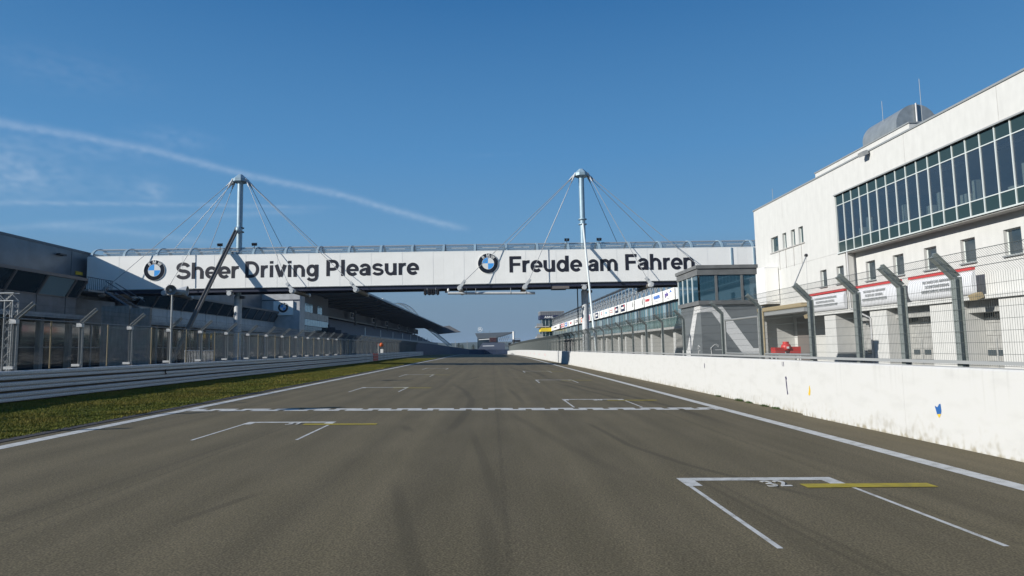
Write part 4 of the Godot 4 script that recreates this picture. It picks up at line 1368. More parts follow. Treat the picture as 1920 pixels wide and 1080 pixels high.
func far_end() -> void:
	# dark blue banner fence closing the view
	var bf := thing("banner_fence", "dark blue cloth covered fence closing the far end of the track", "fence", Vector3(-14, -1, -280))
	var pts := [Vector3(-17.95, 3.5, -150), Vector3(-18.3, 3.4, -200), Vector3(-17.4, 2.8, -270), Vector3(-11.6, 1.5, -330), Vector3(-4, 1.2, -345), Vector3(9.5, 0.9, -345), Vector3(30.0, 0.9, -345)]
	for i in pts.size() - 1:
		var a: Vector3 = pts[i]
		var c: Vector3 = pts[i + 1]
		var n := maxi(1, int(a.distance_to(c) / 6.0))
		for k in n:
			var p := a.lerp(c, float(k) / n)
			var q := a.lerp(c, float(k + 1) / n)
			var mid := (p + q) * 0.5
			var d := q - p
			d.y = 0
			var bs := Basis(Vector3.UP.cross(d.normalized()), Vector3.UP, d.normalized())
			var h := mid.y + 3.5
			bx(bf, "banner", Vector3(mid.x, mid.y - h * 0.5, mid.z), Vector3(0.08, h, d.length() - 0.06), M.banner_blue, bs)
	var X := -400.0
	var fs := thing("far_stand", "distant dark grandstand with wedge roof beyond the end of the straight", "grandstand", Vector3(0, -2, X))
	var rb := MB.new()
	rb.prism(PackedVector2Array([Vector2(-10.3, 11.2), Vector2(13.2, 11.6), Vector2(13.2, 11.15), Vector2(3.6, 8.5), Vector2(-8.6, 7.9)]), Vector3(0, 0, X), Vector3(1, 0, 0), Vector3(0, 1, 0), Vector3(0, 0, -26))
	msh(fs, "roof", rb.done(), M.roof_dark)
	bb(fs, "glazing", Vector3(-8.9, 1.0, X - 3), Vector3(4.0, 8.2, X - 20), M.window_dark)
	for i in 8:
		bb(fs, "tier", Vector3(-8.6 + i * 0.4, 0.8 + i * 0.55, X + 5 - i * 1.0), Vector3(8.2, 1.4 + i * 0.55, X + 4 - i * 1.0), M.seat_blue)
	bb(fs, "parapet", Vector3(-5.5, 3.0, X + 6.2), Vector3(1.5, 3.5, X + 6.0), M.board_grey)
	bb(fs, "base", Vector3(-9, -3.5, X + 5), Vector3(8, 0.8, X - 22), M.stand_dark)
	bb(fs, "side_deck", Vector3(8.1, 2.6, X + 2), Vector3(11.2, 3.7, X - 6), M.roof_dark)
	for i in 5:
		cyl(fs, "raking_strut", Vector3(3.2 + i * 1.2, 2.4, X - 2), Vector3(6.0 + i * 1.3, 9.6, X - 2), 0.12, M.roof_dark)
	for xx in [-8.9, -4.8, -1.2]:
		cyl(fs, "roof_mast", Vector3(xx, 11.2, X - 4), Vector3(xx, 12.8, X - 4), 0.09, M.roof_dark)
	var st := thing("star_emblem", "pale three pointed star in a ring above the distant grandstand", "emblem", Vector3(-7.1, 11.2, X - 6))
	var sb := MB.new()
	var c := Vector3(-7.1, 13.85, X - 6)
	for i in 32:
		var a0 := TAU * i / 32.0
		var a1 := TAU * (i + 1) / 32.0
		sb.tube(c + Vector3(cos(a0), sin(a0), 0) * 1.3, c + Vector3(cos(a1), sin(a1), 0) * 1.3, 0.11, 0.11, 6)
	msh(st, "ring", sb.done(), M.white_panel)
	var s2 := MB.new()
	for i in 3:
		var a := PI / 2 + TAU * i / 3.0
		var d := Vector3(cos(a), sin(a), 0)
		var s := Vector3(-d.y, d.x, 0)
		for f in [0.16, -0.16]:
			s2.face(c + s * 0.30, c + Vector3(0, 0, f), c + d * 1.28, c + d * 1.28, Vector3(0, 0, f))
			s2.face(c - s * 0.30, c + Vector3(0, 0, f), c + d * 1.28, c + d * 1.28, Vector3(0, 0, f))
	msh(st, "star", s2.done(), M.white_panel)
	cyl(st, "stem", c + Vector3(0, -2.6, 0), c + Vector3(0, -1.3, 0), 0.1, M.galvanised)
	# start gantry
	var ga := thing("start_gantry", "white start light gantry pole with long arm over the far track", "gantry", Vector3(7.9, -0.5, -230))
	cyl(ga, "pole", Vector3(7.9, -0.6, -230), Vector3(7.9, 4.8, -230), 0.28, M.black)
	cyl(ga, "pole_top", Vector3(7.9, 4.8, -230), Vector3(7.9, 7.6, -230), 0.32, M.white_panel)
	cyl(ga, "arm", Vector3(10.5, 4.95, -230), Vector3(0.9, 5.05, -230), 0.07, M.galvanised)
	cyl(ga, "arm_end", Vector3(-0.8, 5.0, -230), Vector3(-4.6, 4.85, -230), 0.17, M.lamp_white)
	bb(ga, "light_panel", Vector3(-0.8, 4.0, -230.2), Vector3(1.75, 5.8, -229.8), M.stand_dark)
	for i in 5:
		for j in 3:
			cyl(ga, "lamp", Vector3(-0.45 + i * 0.46, 4.3 + j * 0.48, -229.8), Vector3(-0.45 + i * 0.46, 4.3 + j * 0.48, -229.7), 0.2, M.lamp_dark_red)
	var mt := thing("marshal_tower", "small dark raised platform beside the start gantry pole", "platform", Vector3(9, -0.5, -245))
	bb(mt, "roof", Vector3(7.9, 4.0, -246), Vector3(10.9, 4.7, -243), M.black)
	for q in [[8.2, -243.2], [10.6, -243.2], [8.2, -245.8], [10.6, -245.8]]:
		cyl(mt, "leg", Vector3(q[0], -1, q[1]), Vector3(q[0], 4.1, q[1]), 0.15, M.frame_grey)
	bb(mt, "cabin", Vector3(6.4, 1.5, -246), Vector3(7.4, 3.6, -245), M.black)
	# poles and a few bare trees by the horizon
	for i in 2:
		var px: float = [-22.5, -15.2][i]
		var lp := thing("distant_mast", ["thin pale mast on the horizon right of the stand stairs", "thin pale mast on the horizon left of the far stand"][i], "mast", Vector3(px, -3, -400), "thin masts on the horizon")
		cyl(lp, "pole", Vector3(px, -3.9, -400), Vector3(px, 6.2, -400), 0.12, M.galvanised)
		cyl(lp, "tip", Vector3(px, 6.2, -400), Vector3(px, 6.5, -400), 0.3, M.galvanised)
	for i in 3:
		var tx: float = [-20.5, -18.6, -11.8][i]
		var tz: float = [-400.0, -405.0, -412.0][i]
		var th: float = [5.6, 4.9, 4.6][i]
		var tr := thing("distant_tree", ["small dark tree left of the far stand beside a thin mast", "lower of two dark trees left of the far stand", "brownish bush at the foot of the far stand"][i], "tree", Vector3(tx, -3.9, tz), "trees by the far stand")
		cyl(tr, "trunk", Vector3(tx, -4, tz), Vector3(tx, th * 0.6, tz), 0.15, M.rust)
		var cb := MB.new()
		for k in 240:
			var a := rng.randf() * TAU
			var rr := rng.randf() * 1.5
			var q := Vector3(tx + cos(a) * rr, th - rr * 0.9 - rng.randf() * 2.5, tz + sin(a) * rr)
			var d := Vector3(rng.randf_range(-1, 1), rng.randf_range(-1, 1), rng.randf_range(-1, 1)).normalized() * 0.3
			var e := d.cross(Vector3(rng.randf(), 1, rng.randf())).normalized() * 0.2
			cb.tri(q - e, q + e, q + d)
		msh(tr, "crown", cb.done(), M.tree_leaf)


# ------------------------------------------------------------------ right: white building
# wall in a plane x = const facing -x with rectangular openings [z0, z1, y0, y1] (z0 > z1)
func holed(p: Node3D, n: String, x: float, za: float, zb: float, y0: float, y1: float, holes: Array, deep: float, m: Material) -> void:
	var zs := [za, zb]
	var ys := [y0, y1]
	for h in holes:
		zs.append_array([h[0], h[1]])
		ys.append_array([h[2], h[3]])
	zs.sort()
	ys.sort()
	var b := MB.new()
	for i in zs.size() - 1:
		for j in ys.size() - 1:
			if zs[i + 1] - zs[i] < 0.001 or ys[j + 1] - ys[j] < 0.001:
				continue
			var cz: float = (zs[i] + zs[i + 1]) * 0.5
			var cy: float = (ys[j] + ys[j + 1]) * 0.5
			var open := false
			for h in holes:
				if cz < h[0] and cz > h[1] and cy > h[2] and cy < h[3]:
					open = true
			if not open:
				b.face(Vector3(x, ys[j], zs[i]), Vector3(x, ys[j], zs[i + 1]), Vector3(x, ys[j + 1], zs[i + 1]), Vector3(x, ys[j + 1], zs[i]), Vector3(-1, 0, 0))
	for h in holes:
		var d := Vector3(deep, 0, 0)
		var a := Vector3(x, h[2], h[0])
		var c := Vector3(x, h[2], h[1])
		var e := Vector3(x, h[3], h[1])
		var f := Vector3(x, h[3], h[0])
		b.face(a, c, c + d, a + d, Vector3.UP)
		b.face(e, f, f + d, e + d, Vector3.DOWN)
		b.face(a, f, f + d, a + d, Vector3(0, 0, -1))
		b.face(c, e, e + d, c + d, Vector3(0, 0, 1))
	msh(p, n, b.done(), m)

func window_x(p: Node3D, x: float, h: Array, m: Material, sill := true) -> void:
	# casement set back in an opening of a wall that faces -x
	var w := part(p, "window")
	var f := MB.new()
	var t := 0.05
	f.box(Vector3(x, (h[2] + h[3]) * 0.5, h[0] - t * 0.5), Vector3(0.06, h[3] - h[2], t))
	f.box(Vector3(x, (h[2] + h[3]) * 0.5, h[1] + t * 0.5), Vector3(0.06, h[3] - h[2], t))
	f.box(Vector3(x, h[2] + t * 0.5, (h[0] + h[1]) * 0.5), Vector3(0.06, t, h[0] - h[1] - 2 * t))
	f.box(Vector3(x, h[3] - t * 0.5, (h[0] + h[1]) * 0.5), Vector3(0.06, t, h[0] - h[1] - 2 * t))
	msh(w, "frame", f.done(), M.mullion)
	bb(w, "pane", Vector3(x - 0.01, h[2] + t, h[0] - t), Vector3(x + 0.01, h[3] - t, h[1] + t), m)
	if sill:
		bb(w, "sill", Vector3(x - 0.30, h[2] - 0.06, h[0] + 0.05), Vector3(x - 0.05, h[2] - 0.002, h[1] - 0.05), M.galvanised)

func scrutineering_building() -> void:
	var X := 21.0
	var XR := 21.6
	var wb := thing("white_building", "white rendered building with long glazed upper floor and garage doors", "building", Vector3(X, -0.4, -35))
	var ZN := 6.0
	var ZF := -49.3
	var ZG := -37.6
	var top := 12.15
	# left flush part: four small upper windows and two lower ones, portal below
	var small := []
	for q in [[-45.5, -46.7], [-44.2, -44.8], [-42.9, -43.5], [-41.75, -42.4]]:
		small.append([q[0], q[1], 8.42, 9.52])
	var low := [[-39.1, -39.9, 5.2, 6.25], [-37.15, -37.95, 5.2, 6.25]]
	holed(wb, "wall", X, -36.9, ZF, 4.35, 7.05, low, 0.25, M.render_white)
	holed(wb, "wall", X, ZG, ZF, 7.06, top, small, 0.25, M.render_white)
	holed(wb, "wall", X, ZN, ZG + 0.005, 10.56, top, [], 0.2, M.render_white)
	for h in small:
		window_x(wb, X + 0.2, h, M.window_coat, false)
	bb(wb, "window_ledge", Vector3(X - 0.06, 8.33, -41.6), Vector3(X - 0.002, 8.41, -46.85), M.slab_light)
	for h in low:
		window_x(wb, X + 0.2, h, M.window_dark)
	# recessed lower wall
	var lows := []
	for k in 13:
		var z0 := -35.0 + 2.49 * k
		lows.append([z0, z0 - 0.9, 5.17, 6.27])
	holed(wb, "recessed_wall", XR, ZN, -36.9, 3.42, 7.05, lows, 0.25, M.render_white)
	for h in lows:
		window_x(wb, XR + 0.2, h, M.window_dark)
	bb(wb, "soffit", Vector3(X, 6.92, ZN), Vector3(XR + 0.3, 7.05, ZG), M.slab_light)
	bb(wb, "recess_return", Vector3(X + 0.01, 3.4, -36.9), Vector3(XR, 6.9, -37.0), M.render_white)
	# far end wall, roof, back
	bb(wb, "end_wall", Vector3(X + 0.02, -0.4, ZF - 0.25), Vector3(X + 14, top, ZF - 0.02), M.render_white)
	bb(wb, "near_end_wall", Vector3(X + 0.02, -0.4, ZN), Vector3(X + 14, top, ZN + 0.25), M.render_white)
	bb(wb, "rear_wall", Vector3(X + 14, -0.4, ZN), Vector3(X + 14.2, top, ZF), M.render_white)
	bb(wb, "roof", Vector3(X + 0.05, top - 0.2, ZN), Vector3(X + 14, top - 0.02, ZF), M.roof_dark)
	bb(wb, "roof_edge", Vector3(X - 0.05, top + 0.002, ZN + 0.25), Vector3(X + 0.35, top + 0.09, ZF - 0.3), M.galvanised)
	bb(wb, "floor", Vector3(X + 0.1, 6.93, ZN), Vector3(X + 13.9, 7.12, ZF), M.interior)
	bb(wb, "ceiling", Vector3(X + 0.3, 10.5, ZN), Vector3(X + 13.9, 10.7, ZF), M.interior)
	for i in 9:
		bb(wb, "ceiling_lamp", Vector3(X + 2.2, 10.40, -36.0 + i * 4.0), Vector3(X + 2.5, 10.46, -34.2 + i * 4.0), M.lamp_white)
	bb(wb, "inner_wall", Vector3(X + 5.2, 7.13, ZN), Vector3(X + 5.4, 10.45, ZF), M.interior)
	for q in [[-36.9, -37.0], [-40.9, -41.0]]:
		bb(wb, "cross_wall", Vector3(XR + 0.9, -0.3, q[0]), Vector3(X + 13.9, 6.9, q[1]), M.concrete_dark)
	# glazing: 33 bays of three panes
	var pitch := 0.822
	var rows := [[7.06, 7.68], [7.72, 9.90], [9.94, 10.52]]
	var nb := int((ZN - ZG) / pitch)
	var gl := part(wb, "glazing_band")
	for i in nb:
		var z0 := ZG + i * pitch
		for r in 3:
			var mm: Material = M.box_glass if r == 1 else M.window_spandrel
			bb(gl, "pane", Vector3(X + 0.06, rows[r][0], z0 + 0.03), Vector3(X + 0.085, rows[r][1], z0 + pitch - 0.03), mm)
		bb(gl, "mullion", Vector3(X + 0.02, 7.05, z0 - 0.024), Vector3(X + 0.09, 10.54, z0 + 0.024), M.mullion)
	for y in [7.70, 9.92]:
		bb(gl, "transom", Vector3(X + 0.035, y - 0.022, ZN), Vector3(X + 0.088, y + 0.022, ZG), M.mullion)
	bb(gl, "sill_rail", Vector3(X - 0.09, 6.98, ZN), Vector3(X - 0.005, 7.045, ZG - 0.03), M.mullion)
	bb(gl, "head_rail", Vector3(X - 0.09, 10.53, ZN), Vector3(X - 0.005, 10.60, ZG - 0.03), M.frame_grey)
	for z in [-35.4, -32.2, -29.6, -27.3, -24.6, -22.0, -17.0]:
		bb(wb, "inner_column", Vector3(X + 0.5, 7.13, z), Vector3(X + 0.75, 8.75, z + 0.22), M.pale_green)
		bb(wb, "inner_partition", Vector3(X + 0.6, 7.13, z - 0.9), Vector3(X + 0.9, 8.3 if int(z) % 2 else 8.0, z - 0.5), M.pale_green)
	# ground floor: fascia beam, piers, sectional doors
	bb(wb, "fascia_beam", Vector3(X - 0.05, 3.43, ZN), Vector3(XR - 0.01, 3.62, -41.1), M.render_white)
	bb(wb, "lintel", Vector3(XR, 2.9, ZN), Vector3(XR + 0.66, 3.40, -36.9), M.door_grey)
	var piers := [[-38.6, -39.9], [-33.5, -35.0], [-28.3, -30.1], [-22.9, -25.9], [-17.5, -19.5], [-12.0, -14.0]]
	for q in piers:
		var pr := part(wb, "pier")
		bb(pr, "shaft", Vector3(X + 0.1, 0.15, q[0]), Vector3(XR + 0.9, 3.42, q[1]), M.render_white)
		bb(pr, "plinth", Vector3(X + 0.08, -0.45, q[0] + 0.02), Vector3(XR + 0.9, 0.148, q[1] - 0.02), M.concrete)
	for k in piers.size() - 1:
		var z0: float = piers[k + 1][1]
		var z1: float = piers[k][0]
		var dr := part(wb, "garage_door")
		var w := z0 - z1
		for s in 6:
			bb(dr, "panel", Vector3(XR + 0.72, -0.40 + s * 0.57, z0 - 0.02), Vector3(XR + 0.78, 0.155 + s * 0.57, z1 + 0.02), M.door_grey)
		bb(dr, "backing", Vector3(XR + 0.80, -0.42, z0), Vector3(XR + 0.84, 3.1, z1), M.dark_room)
		for c in 4:
			var zc := z1 + w * (c + 0.5) / 4.0
			for y in [0.98, 2.68]:
				bb(dr, "window", Vector3(XR + 0.70, y, zc - 0.24), Vector3(XR + 0.719, y + 0.26, zc + 0.24), M.window_dark)
		bb(dr, "wicket_frame", Vector3(XR + 0.70, -0.40, z1 + w * 0.25), Vector3(XR + 0.715, 1.75, z1 + w * 0.25 + 0.05), M.frame_grey)
	# portal at the far end
	bb(wb, "portal_beam", Vector3(X - 0.6, 3.75, -41.1), Vector3(X + 0.3, 4.10, ZF), M.frame_grey)
	bb(wb, "portal_roof", Vector3(X - 0.8, 4.11, -41.0), Vector3(X + 0.5, 4.32, ZF - 0.1), M.timber)
	bb(wb, "portal_wall", Vector3(X + 2.6, -0.4, -41.1), Vector3(X + 2.8, 4.3, ZF), M.render_white)
	bb(wb, "portal_door", Vector3(X + 2.5, -0.4, -46.2), Vector3(X + 2.58, 3.6, -48.6), M.frame_brown)
	bb(wb, "portal_post", Vector3(X - 0.1, -0.4, -48.9), Vector3(X + 0.3, 3.75, ZF), M.render_white)
	# drain pipe, wall cabinet, floodlights
	cyl(wb, "drain_pipe", Vector3(X - 0.05, 3.65, -36.6), Vector3(X - 0.05, 6.95, -36.6), 0.055, M.cladding_light)
	cyl(wb, "drain_pipe", Vector3(X - 0.05, 3.65, -36.6), Vector3(X + 0.05, 3.0, -34.9), 0.05, M.cladding_light)
	cyl(wb, "drain_pipe", Vector3(X + 0.05, 3.0, -34.9), Vector3(X + 0.05, 0.4, -34.9), 0.05, M.cladding_light)
	for z in [-42.1, -43.2, -44.4, -45.4]:
		cyl(wb, "conduit", Vector3(X - 0.02, 7.0, z), Vector3(X - 0.02, 8.35, z), 0.018, M.slab_light)
	for j in [-30.9, -24.9, -18.9, -44.6]:
		bb(wb, "render_joint", Vector3(X - 0.004, 10.62, j), Vector3(X - 0.001, top, j - 0.025), M.slab_light)
	bb(wb, "render_joint", Vector3(X - 0.004, 7.045, -37.7), Vector3(X - 0.001, 7.07, ZF), M.slab_light)
	# white hoarding panels near the frame edge
	for q in [[-25.25, -26.05], [-24.2, -25.1]]:
		bb(wb, "wall_panel", Vector3(XR - 0.12, 1.0, q[0]), Vector3(XR - 0.05, 2.55, q[1]), M.booth_white)
	var cb := thing("wall_cabinet", "white cabinet fixed to the wall corner beside the small windows", "cabinet", Vector3(20.5, 4.5, -47))
	bb(cb, "case", Vector3(19.95, 4.55, -45.7), Vector3(20.98, 7.25, -48.5), M.booth_white)
	bb(cb, "side_door", Vector3(20.0, 4.65, -45.69), Vector3(20.93, 7.15, -45.66), M.white_panel)
	# roof house with barrel vent
	var rh := thing("roof_house", "low white roof house carrying a grey barrel vent", "roof house", Vector3(24, top, -34))
	bb(rh, "parapet", Vector3(21.9, top, -31.7), Vector3(28, 12.98, -41.4), M.render_white)
	bb(rh, "coping", Vector3(21.85, 12.982, -31.65), Vector3(28.05, 13.05, -41.45), M.galvanised)
	var v := MB.new()
	var pr := PackedVector2Array()
	for i in 19:
		var a := deg_to_rad(205.0 - 175.0 * i / 18.0)
		pr.append(Vector2(24.3 + cos(a) * 1.2, 13.88 + sin(a) * 1.2))
	pr.append(Vector2(25.55, 14.5))
	pr.append(Vector2(24.5, 13.1))
	pr.append(Vector2(23.25, 13.1))
	v.prism(pr, Vector3(0, 0, -34.5), Vector3(1, 0, 0), Vector3(0, 1, 0), Vector3(0, 0, -3.3))
	msh(rh, "barrel_vent", v.done(), M.vent_grey)
	cyl(rh, "vent_pipe", Vector3(24.25, 13.0, -34.4), Vector3(24.25, 15.1, -34.4), 0.05, M.cladding_light)
	for q in [[23.33, -36.0, 15.85, "thin lightning rod left of the barrel vent"], [23.84, -33.4, 16.1, "tall thin lightning rod in front of the barrel vent"], [21.7, -47.5, 13.5, "short rod on the roof near the building's far corner"]]:
		var rd := thing("lightning_rod", q[3], "lightning rod", Vector3(q[0], top, q[1]), "rods on the white roof")
		cyl(rd, "rod", Vector3(q[0], top, q[1]), Vector3(q[0], q[2], q[1]), 0.013, M.galvanised)
		bx(rd, "base", Vector3(q[0], top + 0.08, q[1]), Vector3(0.3, 0.16, 0.3), M.concrete)
	for q in [[Vector3(20.95, 12.05, -33.9), "grey floodlight under the white roof edge"], [Vector3(20.95, 3.45, -41.2), "beige floodlight at the left end of the barrel signs"], [Vector3(20.95, 3.55, -26.6), "beige floodlight at the right end of the barrel signs"]]:
		var c: Vector3 = q[0]
		var fl := thing("floodlight", q[1], "floodlight", c, "floodlights on the white building")
		var hb := MB.new()
		hb.box(c + Vector3(-0.25, 0.0, 0), Vector3(0.34, 0.24, 0.42), Basis(Vector3(0, 0, 1), 0.35))
		msh(fl, "head", hb.done(), M.frame_grey if c.y > 10.0 else M.timber)
		bx(fl, "bracket", c + Vector3(-0.02, 0.0, 0), Vector3(0.16, 0.07, 0.07), M.black)
	# barrel signs over the doors
	var words := [["DOKUMENTENABNAHME", "REGISTRATION AND CONTROL", "CONTROLE ADMINISTRATIF"], ["TECHNISCHE ABNAHME", "TECHNICAL CONTROL", "COMMISSAIRES TECHNIQUES"], ["TECHNISCHE ABNAHME", "SCRUTINEERING", "VERIFICATIONS TECHNIQUES"]]
	var ends := [[-36.95, -41.05], [-31.8, -36.0], [-26.85, -31.1]]
	var what := ["bulging grey sign with red bar over the farthest garage door", "bulging grey sign with red bar beside the drain pipe", "largest bulging grey sign with red bar nearest the frame edge"]
	for k in 3:
		var z0: float = ends[k][0]
		var z1: float = ends[k][1]
		var sg := thing("barrel_sign", what[k], "sign", Vector3(20.9, 3.7, (z0 + z1) * 0.5), "barrel signs over the garage doors")
		var b := MB.new()
		var prv := Vector2.ZERO
		for i in 13:
			var a := PI * i / 12.0
			var p := Vector2(20.96 - 0.20 * sin(a) - 0.02, 4.17 + 0.53 * cos(a))
			if i > 0:
				b.face(Vector3(prv.x, prv.y, z0), Vector3(prv.x, prv.y, z1), Vector3(p.x, p.y, z1), Vector3(p.x, p.y, z0), Vector3(-sin(a), cos(a), 0))
				b.face(Vector3(20.97, 4.17, z0), Vector3(prv.x, prv.y, z0), Vector3(p.x, p.y, z0), Vector3(20.97, 4.17, z0), Vector3(0, 0, 1))
			prv = p
		msh(sg, "panel", b.done(), M.sign_grey)
		bb(sg, "red_bar", Vector3(20.80, 4.72, z0), Vector3(20.96, 4.86, z1), M.sign_red)
		for i in 3:
			var y: float = 4.38 - 0.22 * i
			var w: float = [2.0, 1.6, 2.2][i]
			if k == 0:
				w = [2.6, 2.2, 2.8][i]
			var zc := (z0 + z1) * 0.5
			var bs := Basis(Vector3.UP, -PI / 2)
			var ax := 20.94 - 0.20 * sqrt(maxf(0.0, 1.0 - pow((y + 0.06 - 4.17) / 0.53, 2))) - 0.035
			text(sg, "lettering", words[k][i], M.frame_grey, Vector3(ax, y, zc - w * 0.5), w, 0.13, 0.01, bs)


func pit_building() -> void:
	var pb := thing("pit_building", "long pit garage building with glazed upper floor and steel lattice roof", "building", Vector3(22, -0.4, -150))
	var za := -64.0
	var zb := -212.0
	var X := func(z: float) -> float: return 22.0 + bpit(z)
	var bay := 5.2
	var z := za
	while z > zb:
		var x: float = X.call(z)
		var xn: float = X.call(z - bay)
		var xm := (x + xn) * 0.5
		var zn := z - bay
		# garage: column, door, lintel
		var col := part(pb, "column")
		bb(col, "shaft", Vector3(xm - 0.45, -0.4, z), Vector3(xm + 0.6, 3.5, z - 1.0), M.render_white)
		bb(pb, "garage_door", Vector3(xm + 1.6, -0.4, z), Vector3(xm + 1.7, 3.5, zn), M.door_grey)
		bb(pb, "side_wall", Vector3(xm + 0.6, -0.4, z), Vector3(xm + 1.6, 3.5, z - 0.9), M.render_white)
		bb(pb, "floor_slab", Vector3(xm - 1.2, 3.52, z), Vector3(xm + 10, 3.80, zn), M.slab_light)
		# balcony front and rail
		bb(pb, "balcony_glass", Vector3(xm - 1.15, 3.82, z - 0.04), Vector3(xm - 1.12, 4.85, zn + 0.04), M.balcony_glass)
		bb(pb, "balcony_rail", Vector3(xm - 1.18, 4.86, z), Vector3(xm - 1.1, 4.91, zn), M.mullion)
		# glazed storey in two panes per half bay
		for k in 4:
			var z0 := z - k * bay / 4.0
			var mm: Material = [M.pit_glass, M.pit_glass, M.window_pale, M.window_coat][(k * 7 + int(-z)) % 4]
			bb(pb, "pane", Vector3(xm + 0.4, 3.85, z0 - 0.04), Vector3(xm + 0.45, 6.95, z0 - bay / 4.0 + 0.04), mm)
			bb(pb, "mullion", Vector3(xm + 0.36, 3.85, z0 - 0.035), Vector3(xm + 0.5, 6.95, z0 + 0.035), M.frame_grey)
		bb(pb, "room_wall", Vector3(xm + 4.0, 3.82, z), Vector3(xm + 4.1, 7.0, zn), M.interior)
		bb(pb, "room_ceiling", Vector3(xm + 0.3, 6.96, z), Vector3(xm + 9, 7.1, zn), M.interior)
		bb(pb, "board_backing", Vector3(xm - 0.02, 7.11, z), Vector3(xm + 0.1, 8.55, zn), M.board_grey)
		# roof lattice
		var t := MB.new()
		var rx := xm + 1.2
		for o in [0.0, 0.5]:
			var zo: float = z - o * bay
			t.tube(Vector3(xm + 0.2, 8.55, zo), Vector3(rx, 11.0, zo), 0.06, 0.06, 5)
			t.tube(Vector3(rx + 0.6, 8.55, zo), Vector3(rx, 11.0, zo), 0.06, 0.06, 5)
			t.tube(Vector3(xm + 0.2, 9.6, zo), Vector3(rx + 0.6, 9.6, zo), 0.045, 0.045, 5)
			t.tube(Vector3(xm + 0.2, 8.6, zo), Vector3(xm + 0.25, 10.9, zo), 0.05, 0.05, 5)
			t.tube(Vector3(xm + 0.2, 8.6, zo), Vector3(rx, 11.0, zo - bay * 0.5), 0.045, 0.045, 5)
			t.tube(Vector3(xm + 0.25, 10.9, zo), Vector3(rx, 8.6, zo - bay * 0.5), 0.04, 0.04, 5)
		t.tube(Vector3(xm + 0.2, 9.7, z), Vector3(xm + 0.2, 9.7, zn), 0.05, 0.05, 5)
		t.tube(Vector3(rx + 0.6, 8.7, z), Vector3(rx + 0.6, 8.7, zn), 0.05, 0.05, 5)
		msh(pb, "roof_lattice", t.done(), M.galvanised)
		bb(pb, "roof_panel", Vector3(xm - 0.15, 11.02, z), Vector3(xm + 0.75, 11.16, zn + 0.01), M.cladding)
		bb(pb, "roof_floor", Vector3(xm + 0.12, 8.4, z), Vector3(xm + 9.0, 8.52, zn + 0.01), M.galvanised)
		z = zn
	bb(pb, "end_wall", Vector3(22.2, -0.4, za + 0.3), Vector3(31, 8.5, za + 0.05), M.render_white)
	# sponsor boards: z edges, look
	var edges := [-75.0, -80.2, -85.4, -89.6, -95.5, -100.7, -105.7, -110.3, -114.9, -119.9, -124.2, -130.1, -134.5, -140.0, -149.8, -159.3, -171.2, -177.8, -187.4, -213.5]
	var looks := [
		["white board with small purple wordmark and blue peak", "logo_purple", "gib"], ["white board with blue italic wordmark", "logo_blue", "FALKEN"], ["white board with red wordmark", "logo_red", "inter"],
		["blank white board with black figure at its right edge", "black", "|"], ["blank white board with black figure beside the navy one", "black", "|"], ["navy block board with white letters and red corner", "logo_navy", "#r"],
		["navy and red block board with white letters", "logo_navy", "#l"], ["white board with pale red lines", "paint_pink", "="], ["white board with small blue mark", "logo_cyan", "."], ["narrow white board with red ring", "logo_red", "o"],
		["dark navy square on white board", "logo_navy", "#"], ["black square on white board beside the strut", "black", "#"], ["magenta square on white board beside the mast", "logo_magenta", "#"], ["orange square on white board left of the mast", "logo_orange", "#"],
		["white board with two dark lines", "logo_navy", "="], ["white board with small red block", "logo_red", "-"], ["white board with blue block", "logo_blue", "#"], ["white board with two red blocks", "logo_red", "##"], ["long pale grey board at the far end of the row", "cladding", "-"]]
	for i in looks.size():
		var z0: float = edges[i] - 0.12
		var z1: float = edges[i + 1] + 0.12
		var zc := (z0 + z1) * 0.5
		var x: float = X.call(zc)
		var bo := thing("sponsor_board", looks[i][0] + " on the pit building", "sign", Vector3(x, 7.1, zc), "sponsor boards on the pit building")
		var ang := 0.0137
		var bs := Basis(Vector3.UP, -ang if zc < -75.0 else 0.0)
		bx(bo, "panel", Vector3(x - 0.14, 7.82, zc), Vector3(0.10, 1.40, z0 - z1), M.white_panel, bs)
		var lm: Material = M[looks[i][1]]
		var s: String = looks[i][2]
		var fx := x - 0.24
		var w := z0 - z1
		if s.length() > 2:
			var tw := w * 0.62
			var th := 0.42
			var tb := Basis(Vector3.UP, -PI / 2 - ang)
			if s == "gib":
				tw = w * 0.3
				var pk := MB.new()
				pk.prism(PackedVector2Array([Vector2(0.6, 8.0), Vector2(1.2, 8.35), Vector2(1.7, 8.0), Vector2(1.2, 8.15)]), Vector3(fx - 0.02, 0, zc), Vector3(0, 0, 1), Vector3(0, 1, 0), Vector3(0.03, 0, 0))
				msh(bo, "peak", pk.done(), M.logo_blue)
			text(bo, "lettering", s, lm, Vector3(fx, 7.75, zc - w * 0.31), tw, th, 0.03, tb)
			bx(bo, "small_print", Vector3(fx, 7.45, zc), Vector3(0.02, 0.10, tw * 0.7), M.board_grey, bs)
		elif s.begins_with("#"):
			var nbk := 2 if s == "##" else 1
			for q in nbk:
				var cc := zc + (q - (nbk - 1) * 0.5) * w * 0.45
				bx(bo, "block", Vector3(fx, 7.83, cc), Vector3(0.02, 1.05, w * 0.66 / nbk), lm, bs)
				bx(bo, "word_bar", Vector3(fx - 0.03, 7.85, cc), Vector3(0.02, 0.32, w * 0.42 / nbk), M.white_panel, bs)
			if s.length() == 2 and s != "##":
				bx(bo, "corner", Vector3(fx - 0.03, 8.1, zc + w * (0.24 if s == "#r" else -0.24)), Vector3(0.02, 0.4, w * 0.14), M.logo_red, bs)
		elif s == "|":
			bx(bo, "figure", Vector3(fx, 7.80, zc + w * 0.40), Vector3(0.02, 0.62, w * 0.07), lm, bs)
